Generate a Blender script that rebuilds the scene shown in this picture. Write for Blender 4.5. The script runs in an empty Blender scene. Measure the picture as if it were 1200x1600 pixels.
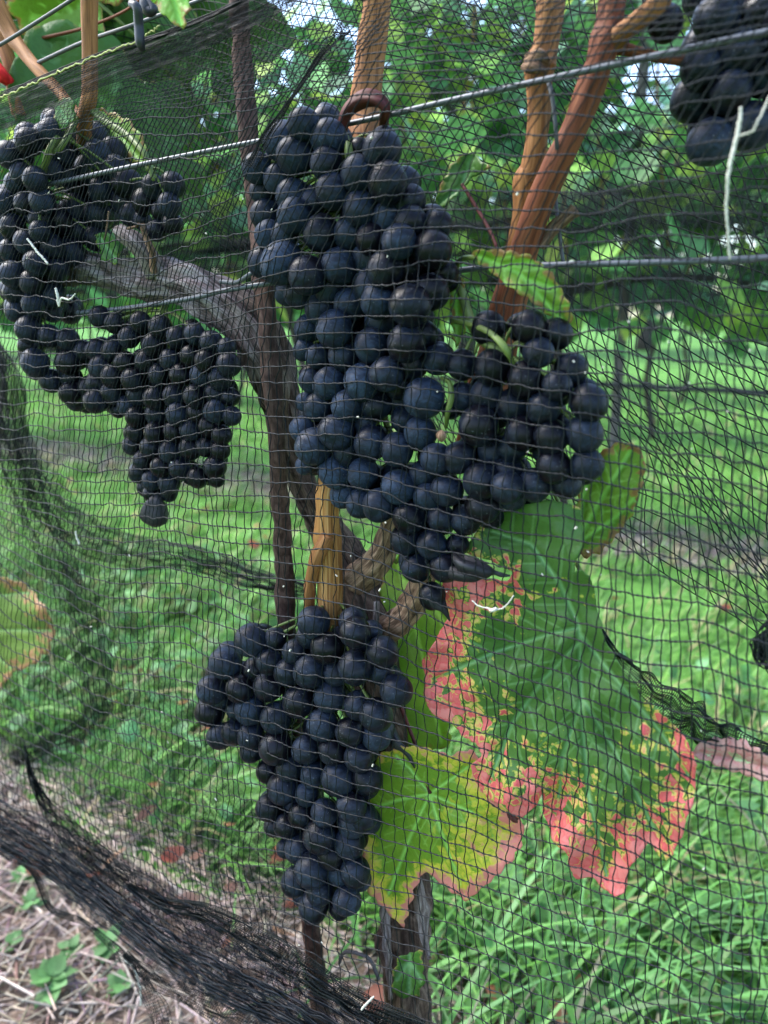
import bpy, math, random
import numpy as np
from mathutils import Vector, Matrix, noise as mnoise
from mathutils.geometry import delaunay_2d_cdt

rng = np.random.default_rng(7)
random.seed(7)
S = bpy.context.scene
R = math.radians

# ------------------------------------------------------------------ camera
CAM = np.array([0.0, 0.0, 0.75]); PITCH = R(15)
cd = bpy.data.cameras.new('camera'); cam = bpy.data.objects.new('camera', cd)
S.collection.objects.link(cam); S.camera = cam
cam.location = CAM; cam.rotation_euler = (R(90) - PITCH, 0, 0)
cd.sensor_fit = 'VERTICAL'; cd.sensor_height = 36; cd.sensor_width = 27; cd.lens = 26
cd.clip_start = 0.02; cd.clip_end = 400
cd.dof.use_dof = True; cd.dof.focus_distance = 0.405; cd.dof.aperture_fstop = 7.5

# ------------------------------------------------------------------ world and sun
w = bpy.data.worlds.new('World'); S.world = w; w.use_nodes = True
nt = w.node_tree; nt.nodes.clear()
sky = nt.nodes.new('ShaderNodeTexSky'); sky.sky_type = 'NISHITA'; sky.sun_disc = False
sky.sun_elevation = R(52); sky.sun_rotation = R(-70)
sky.air_density = 1.0; sky.dust_density = 1.5; sky.ozone_density = 1.0
bg = nt.nodes.new('ShaderNodeBackground'); bg.inputs[1].default_value = 0.15
wo = nt.nodes.new('ShaderNodeOutputWorld')
nt.links.new(sky.outputs[0], bg.inputs[0]); nt.links.new(bg.outputs[0], wo.inputs[0])
sd = bpy.data.lights.new('sun', 'SUN'); sd.energy = 1.4; sd.angle = R(30); sd.color = (1.0, 0.97, 0.92)
sun = bpy.data.objects.new('sun', sd); S.collection.objects.link(sun)
# sun stands to the left, slightly behind the camera, 52 degrees up
az, el = R(-70), R(52)
sdir = Vector((math.sin(az) * math.cos(el), math.cos(az) * math.cos(el), math.sin(el)))
sun.rotation_euler = sdir.to_track_quat('Z', 'Y').to_euler()
S.view_settings.view_transform = 'Standard'; S.view_settings.look = 'None'
S.view_settings.gamma = 1; S.view_settings.use_curve_mapping = False
S.view_settings.exposure = 2.3
S.cycles.max_bounces = 6; S.cycles.transparent_max_bounces = 4
S.cycles.caustics_reflective = False; S.cycles.caustics_refractive = False

# ------------------------------------------------------------------ geometry of the place
F = 26 / 36 * 1600
FWD = np.array([0, math.cos(PITCH), -math.sin(PITCH)])
UPV = np.array([0, math.sin(PITCH), math.cos(PITCH)])
RGT = np.array([1.0, 0, 0])
E = np.array([-0.8544, 0.5196, 0]); N = np.array([0.5196, 0.8544, 0])   # along the vine row / across it
D0 = 0.347                                                              # distance of the row's plane

def ray(px, py):
    px = np.asarray(px, float); py = np.asarray(py, float)
    return (FWD + ((px - 600) / F)[..., None] * RGT - ((py - 800) / F)[..., None] * UPV)
def P(px, py, off=0.0):
    """point of the vine row's vertical plane (moved away by off metres) seen at a photo position"""
    d = ray(px, py); t = (D0 + np.asarray(off, float)) / (d @ N)
    return CAM + t[..., None] * d
def depth(px, py, off=0.0):
    d = ray(px, py); return (D0 + np.asarray(off, float)) / (d @ N)
def ground(px, py, z=0.0):
    d = ray(px, py); t = (z - CAM[2]) / d[..., 2]
    return CAM + t[..., None] * d
def SH(s, n, z):
    """row coordinates: s along, n across (0 = camera), z up"""
    s = np.asarray(s, float)[..., None]; n = np.asarray(n, float)[..., None]
    p = s * E + n * N
    p = np.broadcast_to(p, np.broadcast_shapes(p.shape, np.asarray(z)[..., None].shape[:-1] + (3,))).copy()
    p[..., 2] = z
    return p

# ------------------------------------------------------------------ object helpers
COL = S.collection
def mesh(name, v, f, smooth=True, uv=None, attrs=None, mats=()):
    me = bpy.data.meshes.new(name)
    v = np.asarray(v, np.float32).reshape(-1, 3); f = np.asarray(f, np.int32)
    k = f.shape[1]
    me.vertices.add(len(v)); me.vertices.foreach_set('co', v.ravel())
    me.loops.add(f.size); me.loops.foreach_set('vertex_index', f.ravel())
    me.polygons.add(len(f)); me.polygons.foreach_set('loop_start', np.arange(0, f.size, k, dtype=np.int32))
    me.update(calc_edges=True)
    if smooth: me.polygons.foreach_set('use_smooth', np.ones(len(f), bool))
    if uv is not None:
        l = me.uv_layers.new(name='UVMap'); l.data.foreach_set('uv', np.asarray(uv, np.float32)[f.ravel()].ravel())
    for n_, a in (attrs or {}).items():
        a = np.asarray(a, np.float32)
        if a.ndim == 1:
            at = me.attributes.new(n_, 'FLOAT', 'POINT'); at.data.foreach_set('value', a)
        else:
            at = me.attributes.new(n_, 'FLOAT_COLOR', 'POINT')
            at.data.foreach_set('color', np.c_[a, np.ones(len(a))].astype(np.float32).ravel())
    for m in mats: me.materials.append(m)
    me.validate(); me.update()
    return me
def link(name, me, parent=None, loc=None, kind=None):
    o = bpy.data.objects.new(name, me); COL.objects.link(o)
    if parent is not None:
        o.parent = parent
        if loc is None: o.location = -Vector(parent.location)
    if loc is not None: o.location = loc
    if kind: o['kind'] = kind
    return o
def tag(o, label, cat, group=None):
    o['label'] = label; o['category'] = cat
    if group: o['group'] = group
    return o
def empty(name, loc, label, cat, group=None):
    o = bpy.data.objects.new(name, None); COL.objects.link(o); o.location = loc; o.empty_display_size = 0.02
    return tag(o, label, cat, group)

def frames(p):
    t = np.gradient(p, axis=0); t /= np.linalg.norm(t, axis=1)[:, None] + 1e-12
    ref = FWD if abs((t @ FWD)).mean() < 0.9 else UPV
    a = np.cross(t, ref); a /= np.linalg.norm(a, axis=1)[:, None] + 1e-12
    b = np.cross(t, a)
    return t, a, b
def tube(p, r, sides=8, caps=True, wob=0.0, seed=0, ridges=0, freq=60):
    """-> v, quads, uv (uv: around, metres along)"""
    p = np.asarray(p, float); n = len(p); r = np.broadcast_to(np.asarray(r, float), (n,))
    t, a, b = frames(p)
    th = np.linspace(0, 2 * np.pi, sides + 1)[:-1]
    L = np.r_[0, np.cumsum(np.linalg.norm(np.diff(p, axis=0), axis=1))]
    rr = np.repeat(r[:, None], sides, 1)
    if wob:
        g = np.random.default_rng(seed)
        ph = g.uniform(0, 6.28, 12)
        for k in range(12):
            m = k % 5 + 1 if not ridges else [1, 2, 3, 5, 8, 11, 13, 4, 7, 9, 6, 15][k]
            amp = wob / (1 + 0.25 * m)
            rr += r[:, None] * amp * np.sin(m * th[None] + ph[k] + 2.5 * np.sin(L[:, None] * freq * (0.3 + 0.11 * k) + ph[k - 1])) * (0.6 + 0.4 * np.sin(L[:, None] * freq * 0.7 * (1 + .2 * k) + 3 * ph[k]))
    v = p[:, None] + rr[..., None] * (np.cos(th)[None, :, None] * a[:, None] + np.sin(th)[None, :, None] * b[:, None])
    v = v.reshape(-1, 3)
    i = np.arange(n - 1)[:, None] * sides; j = np.arange(sides)[None]; j2 = (j + 1) % sides
    q = np.stack([i + j, i + j2, i + sides + j2, i + sides + j], -1).reshape(-1, 4)
    uv = np.stack([np.repeat((np.abs(th / np.pi - 1))[None], n, 0), np.repeat(L[:, None], sides, 1)], -1).reshape(-1, 2)
    if caps and sides > 3:
        c0 = len(v); v = np.r_[v, p[:1] - t[:1] * r[0] * 0.3, p[-1:] + t[-1:] * r[-1] * 0.3]
        uv = np.r_[uv, [[0, 0]], [[0, L[-1]]]]
        jj = np.arange(0, sides, 1); k2 = (jj + 1) % sides
        q = np.r_[q, np.stack([np.full(sides, c0), k2, jj, jj], -1), np.stack([np.full(sides, c0 + 1), (n - 1) * sides + jj, (n - 1) * sides + k2, (n - 1) * sides + k2], -1)]
    return v, q, uv
class MB:
    def __init__(s): s.v = []; s.f = []; s.uv = []; s.a = []; s.n = 0
    def add(s, v, f, uv=None, a=None):
        v = np.asarray(v, float); s.v.append(v); s.f.append(np.asarray(f) + s.n); s.n += len(v)
        s.uv.append(np.zeros((len(v), 2)) if uv is None else uv)
        s.a.append(np.zeros((len(v), 3)) + (0 if a is None else np.asarray(a)))
    def build(s, name, mat, smooth=True, col=False):
        v = np.concatenate(s.v); f = np.concatenate(s.f)
        me = bpy.data.meshes.new(name)
        # quads with a doubled last vertex become triangles
        k = f.shape[1]
        if k == 4 and (f[:, 3] == f[:, 2]).any():
            tri = f[:, 3] == f[:, 2]
            fl = [tuple(x[:3]) if t_ else tuple(x) for x, t_ in zip(f.tolist(), tri)]
            me.from_pydata(v.tolist(), [], fl)
            if smooth: me.polygons.foreach_set('use_smooth', np.ones(len(fl), bool))
            li = np.empty(len(me.loops), np.int32); me.loops.foreach_get('vertex_index', li)
            l = me.uv_layers.new(name='UVMap'); l.data.foreach_set('uv', np.concatenate(s.uv).astype(np.float32)[li].ravel())
            if col:
                at = me.attributes.new('tint', 'FLOAT_COLOR', 'POINT')
                at.data.foreach_set('color', np.c_[np.concatenate(s.a), np.ones(len(v))].astype(np.float32).ravel())
            me.materials.append(mat); me.update(); return me
        return mesh(name, v, f, smooth, np.concatenate(s.uv), {'tint': np.concatenate(s.a)} if col else None, (mat,))
def spline(pts, n):
    """Catmull-Rom through the points, n samples; works on rows of any width"""
    p = np.asarray(pts, float); m = len(p)
    if m == 2: return p[0] + (p[1] - p[0]) * np.linspace(0, 1, n)[:, None]
    q = np.r_[[2 * p[0] - p[1]], p, [2 * p[-1] - p[-2]]]
    t = np.linspace(0, m - 1 - 1e-9, n); i = t.astype(int); u = (t - i)[:, None]
    a, b, c, d = q[i], q[i + 1], q[i + 2], q[i + 3]
    return 0.5 * (2 * b + (c - a) * u + (2 * a - 5 * b + 4 * c - d) * u**2 + (3 * b - a - 3 * c + d) * u**3)
def row_path(pts, n):
    """pts: photo x, y, radius in photo pixels, offset -> points, radii in metres"""
    s = spline(pts, n); p = P(s[:, 0], s[:, 1], s[:, 3]); dd = depth(s[:, 0], s[:, 1], s[:, 3])
    return p, np.maximum(s[:, 2], 0.2) * dd / F

# ------------------------------------------------------------------ materials
class NT:
    def __init__(s, name, rough=0.6, spec=0.3):
        s.m = bpy.data.materials.new(name); s.m.use_nodes = True; s.t = s.m.node_tree
        s.b = s.t.nodes['Principled BSDF']; s.out = s.t.nodes['Material Output']
        s.b.inputs['Roughness'].default_value = rough; s.b.inputs['Specular IOR Level'].default_value = spec
    def n(s, typ, **kw):
        x = s.t.nodes.new('ShaderNode' + typ)
        for k, v in kw.items():
            if hasattr(x, k) and not k[0].isupper(): setattr(x, k, v)
        return x
    def l(s, a, b): s.t.links.new(a, b)
    def noise(s, vec, scale, detail=3, rough=.5, dist=0):
        x = s.n('TexNoise'); x.inputs['Scale'].default_value = scale; x.inputs['Detail'].default_value = detail
        x.inputs['Roughness'].default_value = rough; x.inputs['Distortion'].default_value = dist
        if vec is not None: s.l(vec, x.inputs['Vector'])
        return x.outputs['Fac']
    def ramp(s, fac, stops):
        x = s.n('ValToRGB'); cr = x.color_ramp
        while len(cr.elements) < len(stops): cr.elements.new(0.5)
        for e, (p_, c) in zip(cr.elements, stops):
            e.position = p_; e.color = (*c, 1) if len(c) == 3 else c
        s.l(fac, x.inputs[0]); return x.outputs[0]
    def mix(s, fac, a, b, mode='MIX'):
        x = s.n('Mix'); x.data_type = 'RGBA'; x.blend_type = mode
        for v, i in ((fac, 0), (a, 6), (b, 7)):
            if isinstance(v, (int, float)): x.inputs[i].default_value = v
            elif isinstance(v, tuple): x.inputs[i].default_value = (*v, 1)
            else: s.l(v, x.inputs[i])
        return x.outputs[2]
    def math(s, op, a, b=None, c=None, clamp=False):
        x = s.n('Math'); x.operation = op; x.use_clamp = clamp
        for i, v in enumerate((a, b, c)):
            if v is None: continue
            if isinstance(v, (int, float)): x.inputs[i].default_value = v
            else: s.l(v, x.inputs[i])
        return x.outputs[0]
    def map(s, vec, scale):
        x = s.n('Mapping'); x.inputs['Scale'].default_value = scale; s.l(vec, x.inputs['Vector']); return x.outputs[0]
    def bump(s, h, strength=.4, dist=.001):
        x = s.n('Bump'); x.inputs['Strength'].default_value = strength; x.inputs['Distance'].default_value = dist
        s.l(h, x.inputs['Height']); s.l(x.outputs[0], s.b.inputs['Normal'])
    def base(s, c): s.l(c, s.b.inputs['Base Color'])
    def coord(s, k): return s.n('TexCoord').outputs[k]
    def attr(s, name, o='Fac'):
        x = s.n('Attribute'); x.attribute_name = name; return x.outputs[o]
    def translucent(s, col, f):
        t = s.n('BsdfTranslucent'); s.l(col, t.inputs[0]); m = s.n('MixShader'); m.inputs[0].default_value = f
        s.l(s.b.outputs[0], m.inputs[1]); s.l(t.outputs[0], m.inputs[2]); s.l(m.outputs[0], s.out.inputs[0])

def m_grape():
    k = NT('grape_skin', .42, .20)
    oi = k.n('ObjectInfo'); co = k.coord('Object')
    vm = k.n('VectorMath'); vm.operation = 'ADD'; k.l(co, vm.inputs[0])
    cb = k.n('CombineXYZ'); r_ = k.math('MULTIPLY', oi.outputs['Random'], 37.0)
    for i in range(3): k.l(r_, cb.inputs[i])
    k.l(cb.outputs[0], vm.inputs[1]); v = vm.outputs[0]
    big = k.noise(v, 90, 3, .6); fine = k.noise(v, 900, 2, .6); scr = k.noise(k.map(v, (1, 1, 2.2)), 190, 6, .72, 1.2)
    sep = k.n('SeparateColor'); k.l(oi.outputs['Color'], sep.inputs[0])
    f = k.math('ADD', k.math('MULTIPLY', big, 1.5), k.math('MULTIPLY', sep.outputs[0], 1.0))
    f = k.math('SUBTRACT', f, .84)
    f = k.math('MULTIPLY', f, k.math('ADD', k.math('MULTIPLY', fine, .6), .65), clamp=True)
    rub = k.ramp(scr, [(.44, (0, 0, 0)), (.56, (1, 1, 1))])
    f = k.math('MULTIPLY', f, k.math('ADD', k.math('MULTIPLY', rub, .62), .42), clamp=True)
    base = k.mix(oi.outputs['Random'], (.0015, .002, .0042), (.004, .0032, .006))
    bl = k.mix(sep.outputs[1], (.034, .060, .112), (.036, .050, .078))
    c = k.mix(f, base, bl)
    vo = k.n('TexVoronoi'); vo.inputs['Scale'].default_value = 420; k.l(v, vo.inputs['Vector'])
    dots = k.ramp(vo.outputs['Distance'], [(.06, (.7, .7, .7)), (.13, (0, 0, 0))])
    c = k.mix(dots, c, (.16, .17, .18)); k.base(c)
    k.l(k.math('ADD', k.math('MULTIPLY', f, .4), .32), k.b.inputs['Roughness'])
    k.bump(k.math('ADD', fine, rub), .15, .0004)
    return k.m
M_GRAPE = m_grape()
def m_bark(name, stops, scale=(7, 60, 1), bumpd=.0012, rough=.85, detail=5, fibre=40):
    k = NT(name, rough, .15); uv = k.coord('UV')
    a = k.noise(k.map(uv, (scale[0], scale[1], 1)), 1, detail, .6, .6)
    b = k.noise(k.map(uv, (fibre, 18, 1)), 1, 4, .65)
    f = k.math('ADD', k.math('MULTIPLY', a, .6), k.math('MULTIPLY', b, .4))
    k.base(k.ramp(f, stops)); k.bump(f, .8, bumpd); return k.m
M_TRUNK = m_bark('shaggy_bark', [(.34, (.022, .017, .015)), (.44, (.12, .092, .080)), (.52, (.23, .185, .165)), (.64, (.44, .39, .37))], (5, 70, 1), .003)
M_CANE = m_bark('tan_cane', [(.36, (.08, .033, .012)), (.48, (.25, .105, .036)), (.58, (.36, .165, .062)), (.7, (.46, .25, .12))], (4, 22, 1), .0008, .6)
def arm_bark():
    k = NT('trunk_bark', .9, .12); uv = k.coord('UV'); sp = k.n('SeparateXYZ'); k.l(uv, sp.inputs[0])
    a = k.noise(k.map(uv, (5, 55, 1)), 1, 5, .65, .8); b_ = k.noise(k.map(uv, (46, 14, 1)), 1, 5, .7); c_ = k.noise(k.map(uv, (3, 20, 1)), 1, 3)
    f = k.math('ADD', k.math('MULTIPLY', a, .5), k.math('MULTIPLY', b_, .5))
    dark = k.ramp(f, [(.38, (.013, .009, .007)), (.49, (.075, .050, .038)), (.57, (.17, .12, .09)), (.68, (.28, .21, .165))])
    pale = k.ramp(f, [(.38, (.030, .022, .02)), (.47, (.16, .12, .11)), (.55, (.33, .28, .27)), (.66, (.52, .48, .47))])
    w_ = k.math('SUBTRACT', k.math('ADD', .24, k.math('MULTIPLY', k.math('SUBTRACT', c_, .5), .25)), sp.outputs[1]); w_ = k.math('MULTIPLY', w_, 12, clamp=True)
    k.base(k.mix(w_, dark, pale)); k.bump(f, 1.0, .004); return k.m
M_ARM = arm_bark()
M_CANE2 = m_bark('brown_cane', [(.36, (.05, .021, .008)), (.47, (.22, .095, .033)), (.57, (.33, .155, .057)), (.68, (.42, .23, .10))], (5, 22, 1), .0008, .65)
M_REDCANE = m_bark('red_cane', [(.36, (.036, .012, .007)), (.5, (.165, .052, .024)), (.62, (.27, .105, .048))], (5, 14, 1), .0005, .6)
M_STAKE = m_bark('rusty_stake', [(.36, (.018, .010, .008)), (.5, (.065, .036, .029)), (.64, (.13, .082, .066))], (5, 130, 1), .0012, .8)
M_OLDWOOD = m_bark('split_old_wood', [(.38, (.10, .04, .014)), (.47, (.34, .15, .045)), (.56, (.50, .26, .09)), (.7, (.56, .40, .22))], (16, 9, 1), .0012, .8, 6, 70)
M_SPUR = m_bark('pale_spur_bark', [(.38, (.035, .02, .013)), (.47, (.15, .09, .055)), (.56, (.30, .19, .12)), (.64, (.44, .31, .21))], (7, 90, 1), .003, .85)
def m_plain(name, c, rough=.5, spec=.4, metal=0, var=.3, scale=300):
    k = NT(name, rough, spec); k.b.inputs['Metallic'].default_value = metal
    f = k.noise(k.coord('Object'), scale, 3)
    k.base(k.mix(f, tuple(x * (1 - var) for x in c), tuple(x * (1 + var) for x in c))); k.bump(f, .2, .0003); return k.m
M_WIRE = m_plain('galvanised_wire', (.085, .095, .11), .45, .5, .3)
M_WIRED = m_plain('dark_wire', (.05, .055, .06), .5)
M_STEM = m_plain('green_stem', (.11, .15, .035), .5, .3, 0, .4, 120)
M_REDSTEM = m_plain('dark_red_stem', (.080, .020, .018), .6, .2, 0, .8, 260)
M_BLACK = m_plain('black_plastic', (.014, .016, .020), .45)
M_STRING = m_plain('pale_string', (.50, .48, .41), .9, .2, 0, .35, 700)
M_RED = m_plain('red_cloth', (.50, .02, .02), .9, .1, 0, .5, 200)
M_CORD = m_plain('net_cord', (.006, .009, .010), .6, .2, 0, .3, 90)
M_CORDH = m_plain('net_twisted_cord', (.011, .011, .013), .55, .3, 0, .6, 500)
M_BUNDLE = m_plain('gathered_cord', (.022, .026, .034), .6, .3, 0, .4, 60)
M_YELLOW = m_plain('yellow_thread', (.34, .36, .12), .7)
M_RAISIN = m_plain('dried_grape', (.012, .012, .016), .55, .4, 0, .6, 400)
M_PIPE = m_plain('black_pipe', (.018, .018, .020), .45)
M_BARK2 = m_bark('dark_bark', [(.36, (.015, .012, .010)), (.5, (.055, .045, .04)), (.64, (.11, .095, .085))], (5, 70, 1), .003)
M_POST = m_plain('weathered_post', (.10, .09, .085), .9, .1, 0, .4, 30)

def m_leaf(name, green, spots, edge_w=.010, blotch=.0, trans=.35, gloss=.45, bias=0.0, st=(.41, .46, .55, .65, .98)):
    """spots: list of colours from the green inwards to the dry edge; 'edge' attribute = metres from the outline"""
    k = NT(name, gloss, .35); co = k.coord('Object')
    e = k.attr('edge'); vn = k.attr('vein')
    n1 = k.noise(co, 75, 3, .6); n2 = k.noise(co, 420, 3, .7)
    vf = k.math('SUBTRACT', 1.0, k.math('DIVIDE', vn, .0017), clamp=True)
    g = k.mix(k.noise(co, 30, 3), tuple(x * .85 for x in green), (min(1, green[0] * 1.6), green[1] * 1.3, green[2]))
    wv = k.n('VectorMath'); wv.operation = 'MULTIPLY_ADD'; nz = k.n('TexNoise'); nz.inputs['Scale'].default_value = 300; k.l(co, nz.inputs['Vector'])
    k.l(nz.outputs['Color'], wv.inputs[0]); wv.inputs[1].default_value = (.0035,) * 3; k.l(co, wv.inputs[2])
    def vor(scale, feat):
        vo = k.n('TexVoronoi'); vo.feature = feat; vo.inputs['Scale'].default_value = scale; k.l(wv.outputs[0], vo.inputs['Vector']); return vo
    cell = k.n('SeparateColor'); k.l(vor(190, 'F1').outputs['Color'], cell.inputs[0])
    rim = vor(190, 'DISTANCE_TO_EDGE').outputs['Distance']
    rimf = k.math('SUBTRACT', 1.0, k.math('DIVIDE', rim, .17), clamp=True)
    g = k.mix(k.math('MULTIPLY', rimf, .12), g, tuple(min(1, x * 1.9) for x in green))      # fine net of small veins
    g = k.mix(k.math('MULTIPLY', vf, .95), g, tuple(min(1, x * 2.2 + .12) for x in green))
    d = k.math('SUBTRACT', 1.0, k.math('MINIMUM', k.math('DIVIDE', e, edge_w), 2.4)); d = k.math('ADD', d, k.attr('dry'))
    d = k.math('ADD', d, k.math('MULTIPLY', k.math('SUBTRACT', n1, .5), 3.0))
    d = k.math('ADD', d, k.math('MULTIPLY', k.math('SUBTRACT', cell.outputs[0], .5), 1.5))
    d = k.math('ADD', d, k.math('MULTIPLY', k.math('SUBTRACT', n2, .5), .9))
    d = k.math('ADD', d, bias)
    d = k.math('SUBTRACT', d, k.math('MULTIPLY', vf, 1.0)); d = k.math('SUBTRACT', d, k.math('MULTIPLY', rimf, .55))
    d = k.math('ADD', k.math('MULTIPLY', d, .33), .45, clamp=True)
    c = k.ramp(d, [(0.0, (0, 0, 0, 0))] + [(st[0], (*spots[0], 0)), (st[1], (*spots[0], 1)), (st[2], (*spots[1], 1)), (st[3], (*spots[2], 1)), (st[4], (*spots[3], 1))])
    rp = c.node; c2 = k.mix(rp.outputs[1], g, c)
    k.base(c2); h = k.math('ADD', k.math('MULTIPLY', n2, .5), k.math('SUBTRACT', k.math('MINIMUM', k.math('MULTIPLY', rim, 3.0), 1.0), k.math('MULTIPLY', vf, 1.3))); k.bump(h, .35, .0006)
    k.translucent(c2, trans); return k.m
PINK = [(.42, .48, .06), (.76, .56, .18), (.76, .12, .13), (.82, .27, .24)]
M_LEAFBIG = m_leaf('reddening_leaf', (.070, .180, .040), PINK, .0150, bias=.14, trans=.3)
M_LEAFYEL = m_leaf('yellowing_leaf', (.16, .31, .03), [(.50, .52, .05), (.66, .60, .07), (.70, .46, .16), (.72, .27, .22)], .0042, bias=.1, st=(.30, .50, .66, .84, .99))
M_LEAFGRN = m_leaf('green_leaf', (.055, .16, .028), [(.16, .25, .04), (.22, .24, .05), (.30, .22, .08), (.30, .18, .08)], .002, bias=-.9)
M_LEAFLIT = m_leaf('light_green_leaf', (.17, .34, .045), [(.34, .36, .06), (.40, .33, .08), (.36, .22, .08), (.33, .17, .07)], .003, bias=-.2)
M_LEAFBRN = m_leaf('brown_edged_leaf', (.12, .22, .045), [(.34, .28, .08), (.42, .25, .10), (.40, .18, .09), (.50, .33, .19)], .010, bias=0)
M_LEAFPNK = m_leaf('pale_pink_leaf', (.35, .45, .22), [(.65, .50, .35), (.72, .42, .34), (.72, .30, .28), (.78, .48, .42)], .016, bias=.8)
M_LEAFPALE = m_leaf('pale_lit_leaf', (.30, .50, .10), [(.40, .44, .08), (.46, .42, .12), (.44, .30, .12), (.4, .25, .1)], .003, bias=-.6, trans=.5)
def m_tint(name, rough=.5, trans=.35, var=.35, scale=40):
    k = NT(name, rough, .3); t = k.attr('tint', 'Color')
    f = k.noise(k.coord('Object'), scale, 3)
    c = k.mix(1.0, t, k.ramp(f, [(.3, (1 - var,) * 3), (.7, (1 + var,) * 3)]), 'MULTIPLY')
    k.base(c)
    if trans: k.translucent(c, trans)
    return k.m
M_FOL = m_tint('vine_foliage', .5, .4); M_GRASS = m_tint('grass_blade', .4, .4, .25, 25); M_STRAW = m_tint('straw', .8, 0, .3, 90)

# ------------------------------------------------------------------ ground
def m_ground():
    k = NT('lawn_soil', .95, .1); co = k.coord('Object')
    a = k.noise(co, 2.2, 5, .6); b = k.noise(co, 45, 5, .7)
    f = k.math('ADD', k.math('MULTIPLY', a, .5), k.math('MULTIPLY', b, .5))
    k.base(k.ramp(f, [(.38, (.03, .07, .018)), (.5, (.08, .20, .04)), (.6, (.14, .30, .07)), (.7, (.20, .26, .09))]))
    k.bump(b, .6, .02); return k.m
def m_strawbed():
    k = NT('straw_bed', .95, .1); co = k.coord('Object')
    a = k.noise(k.map(co, (1, 3, 1)), 60, 6, .75, 1.5); b = k.noise(co, 6, 4)
    f = k.math('ADD', k.math('MULTIPLY', a, .7), k.math('MULTIPLY', b, .3))
    k.base(k.ramp(f, [(.36, (.075, .05, .038)), (.48, (.20, .145, .11)), (.58, (.32, .25, .20)), (.7, (.44, .37, .31))])); k.bump(a, .7, .01); return k.m
M_BED = m_strawbed()
g = 80.0
nx = 81; gx = np.linspace(-1, 1, nx); gx = np.sign(gx) * np.abs(gx) ** 2.4 * 150
XX, YY = np.meshgrid(gx, gx + 20)
zz = np.zeros_like(XX)
vv = np.stack([XX, YY, zz], -1).reshape(-1, 3)
ii = (np.arange(nx - 1)[:, None] * nx + np.arange(nx - 1)[None]).ravel()
link('ground', mesh('ground', vv, np.stack([ii, ii + 1, ii + nx + 1, ii + nx], -1), mats=(m_ground(),)), kind='structure')
def strip(name, n0, n1, s0=-6, s1=40, z=.004):
    ns = 160; s = np.linspace(s0, s1, ns)
    e0 = n0 + .05 * np.sin(s * 5) + .03 * np.sin(s * 13 + 2); e1 = n1 + .05 * np.sin(s * 4 + 1) + .03 * np.sin(s * 17)
    v = np.r_[SH(s, e0, np.full(ns, z)), SH(s, e1, np.full(ns, z))]
    i = np.arange(ns - 1)
    link(name, mesh(name, v, np.stack([i, i + ns, i + ns + 1, i + 1], -1), mats=(M_BED,)), kind='structure')
strip('straw_strip', -.15, .62); strip('straw_strip', 2.28, 2.68)

# ------------------------------------------------------------------ grass
def blades(pos, length, width, bend_dir, bend, lift, tint, seg=4):
    """many curved blades -> verts, quads, tint"""
    n = len(pos); t = np.linspace(0, 1, seg + 1)
    side = np.c_[-np.sin(bend_dir), np.cos(bend_dir), np.zeros(n)]
    tw = rng.uniform(-.8, .8, n)
    fw = np.c_[np.cos(bend_dir), np.sin(bend_dir), np.zeros(n)]
    sid = side * np.cos(tw)[:, None] + np.array([0, 0, 1]) * np.sin(tw)[:, None] * .5
    hx = length[:, None] * (t ** 1.6)[None] * bend[:, None]
    hz = length[:, None] * (t[None] * lift[:, None] - (t[None] ** 3) * lift[:, None] * bend[:, None] * .55)
    c = pos[:, None] + fw[:, None] * hx[..., None] + np.array([0, 0, 1]) * np.maximum(hz, .003)[..., None]
    wd = width[:, None] * (1 - t[None] ** 2.5) * .5 + .0002
    v = np.stack([c - sid[:, None] * wd[..., None], c + sid[:, None] * wd[..., None]], 2)    # n, seg+1, 2, 3
    v = v.reshape(-1, 3)
    b = (np.arange(n) * (seg + 1) * 2)[:, None] + (np.arange(seg) * 2)[None]
    q = np.stack([b, b + 1, b + 3, b + 2], -1).reshape(-1, 4)
    tt = np.repeat(tint, (seg + 1) * 2, 0)
    return v, q, tt
def grass_tint(n, dry=.11):
    a = rng.uniform(0, 1, (n, 1)); b = rng.uniform(0, 1, (n, 1))
    c = np.array([.09, .24, .032]) * (1 - a) + np.array([.25, .52, .105]) * a
    c = (c * (1 - .35 * b) + np.array([.15, .32, .15]) * .35 * b) * rng.uniform(.40, 1.15, (n, 1))
    d = rng.uniform(0, 1, n) < dry
    c[d] = np.array([.42, .36, .19]) * rng.uniform(.6, 1.1, (d.sum(), 1))
    return c
def field(name, s0, s1, n0, n1, count, L, W, bend=(.3, 1.0), dirm=None, dry=.10, z=0):
    s = rng.uniform(s0, s1, count); nn = n0 + (n1 - n0) * rng.uniform(0, 1, count) ** .9
    pos = SH(s, nn, np.full(count, z))
    # clumps
    cl = np.array([mnoise.noise(Vector((p[0] * 7, p[1] * 7, 0))) for p in pos])
    keep = rng.uniform(0, 1, count) < .55 + 1.3 * cl
    pos = pos[keep]; cl = cl[keep]; m = len(pos)
    dr = rng.uniform(0, 6.28, m) if dirm is None else rng.normal(dirm, 1.0, m)
    v, q, tt = blades(pos, rng.uniform(*L, m) * (1 + .5 * cl), rng.uniform(*W, m), dr, rng.uniform(*bend, m), rng.uniform(.35, 1.0, m), grass_tint(m, dry))
    link(name, mesh(name, v, q, attrs={'tint': tt}, mats=(M_GRASS,)), kind='stuff')
field('grass', -1.6, 2.6, .60, 1.35, 26000, (.07, .22), (.003, .0075), dirm=.1)
field('grass', -1.4, 4.5, 1.35, 2.25, 15000, (.05, .13), (.004, .009), dirm=.1, dry=.12)
field('grass', -1.4, 5.5, 2.2, 2.8, 9500, (.05, .12), (.005, .010), dirm=.1, dry=.35)
field('grass', -1.5, 9, 2.75, 4.5, 17000, (.05, .12), (.008, .016))
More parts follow.
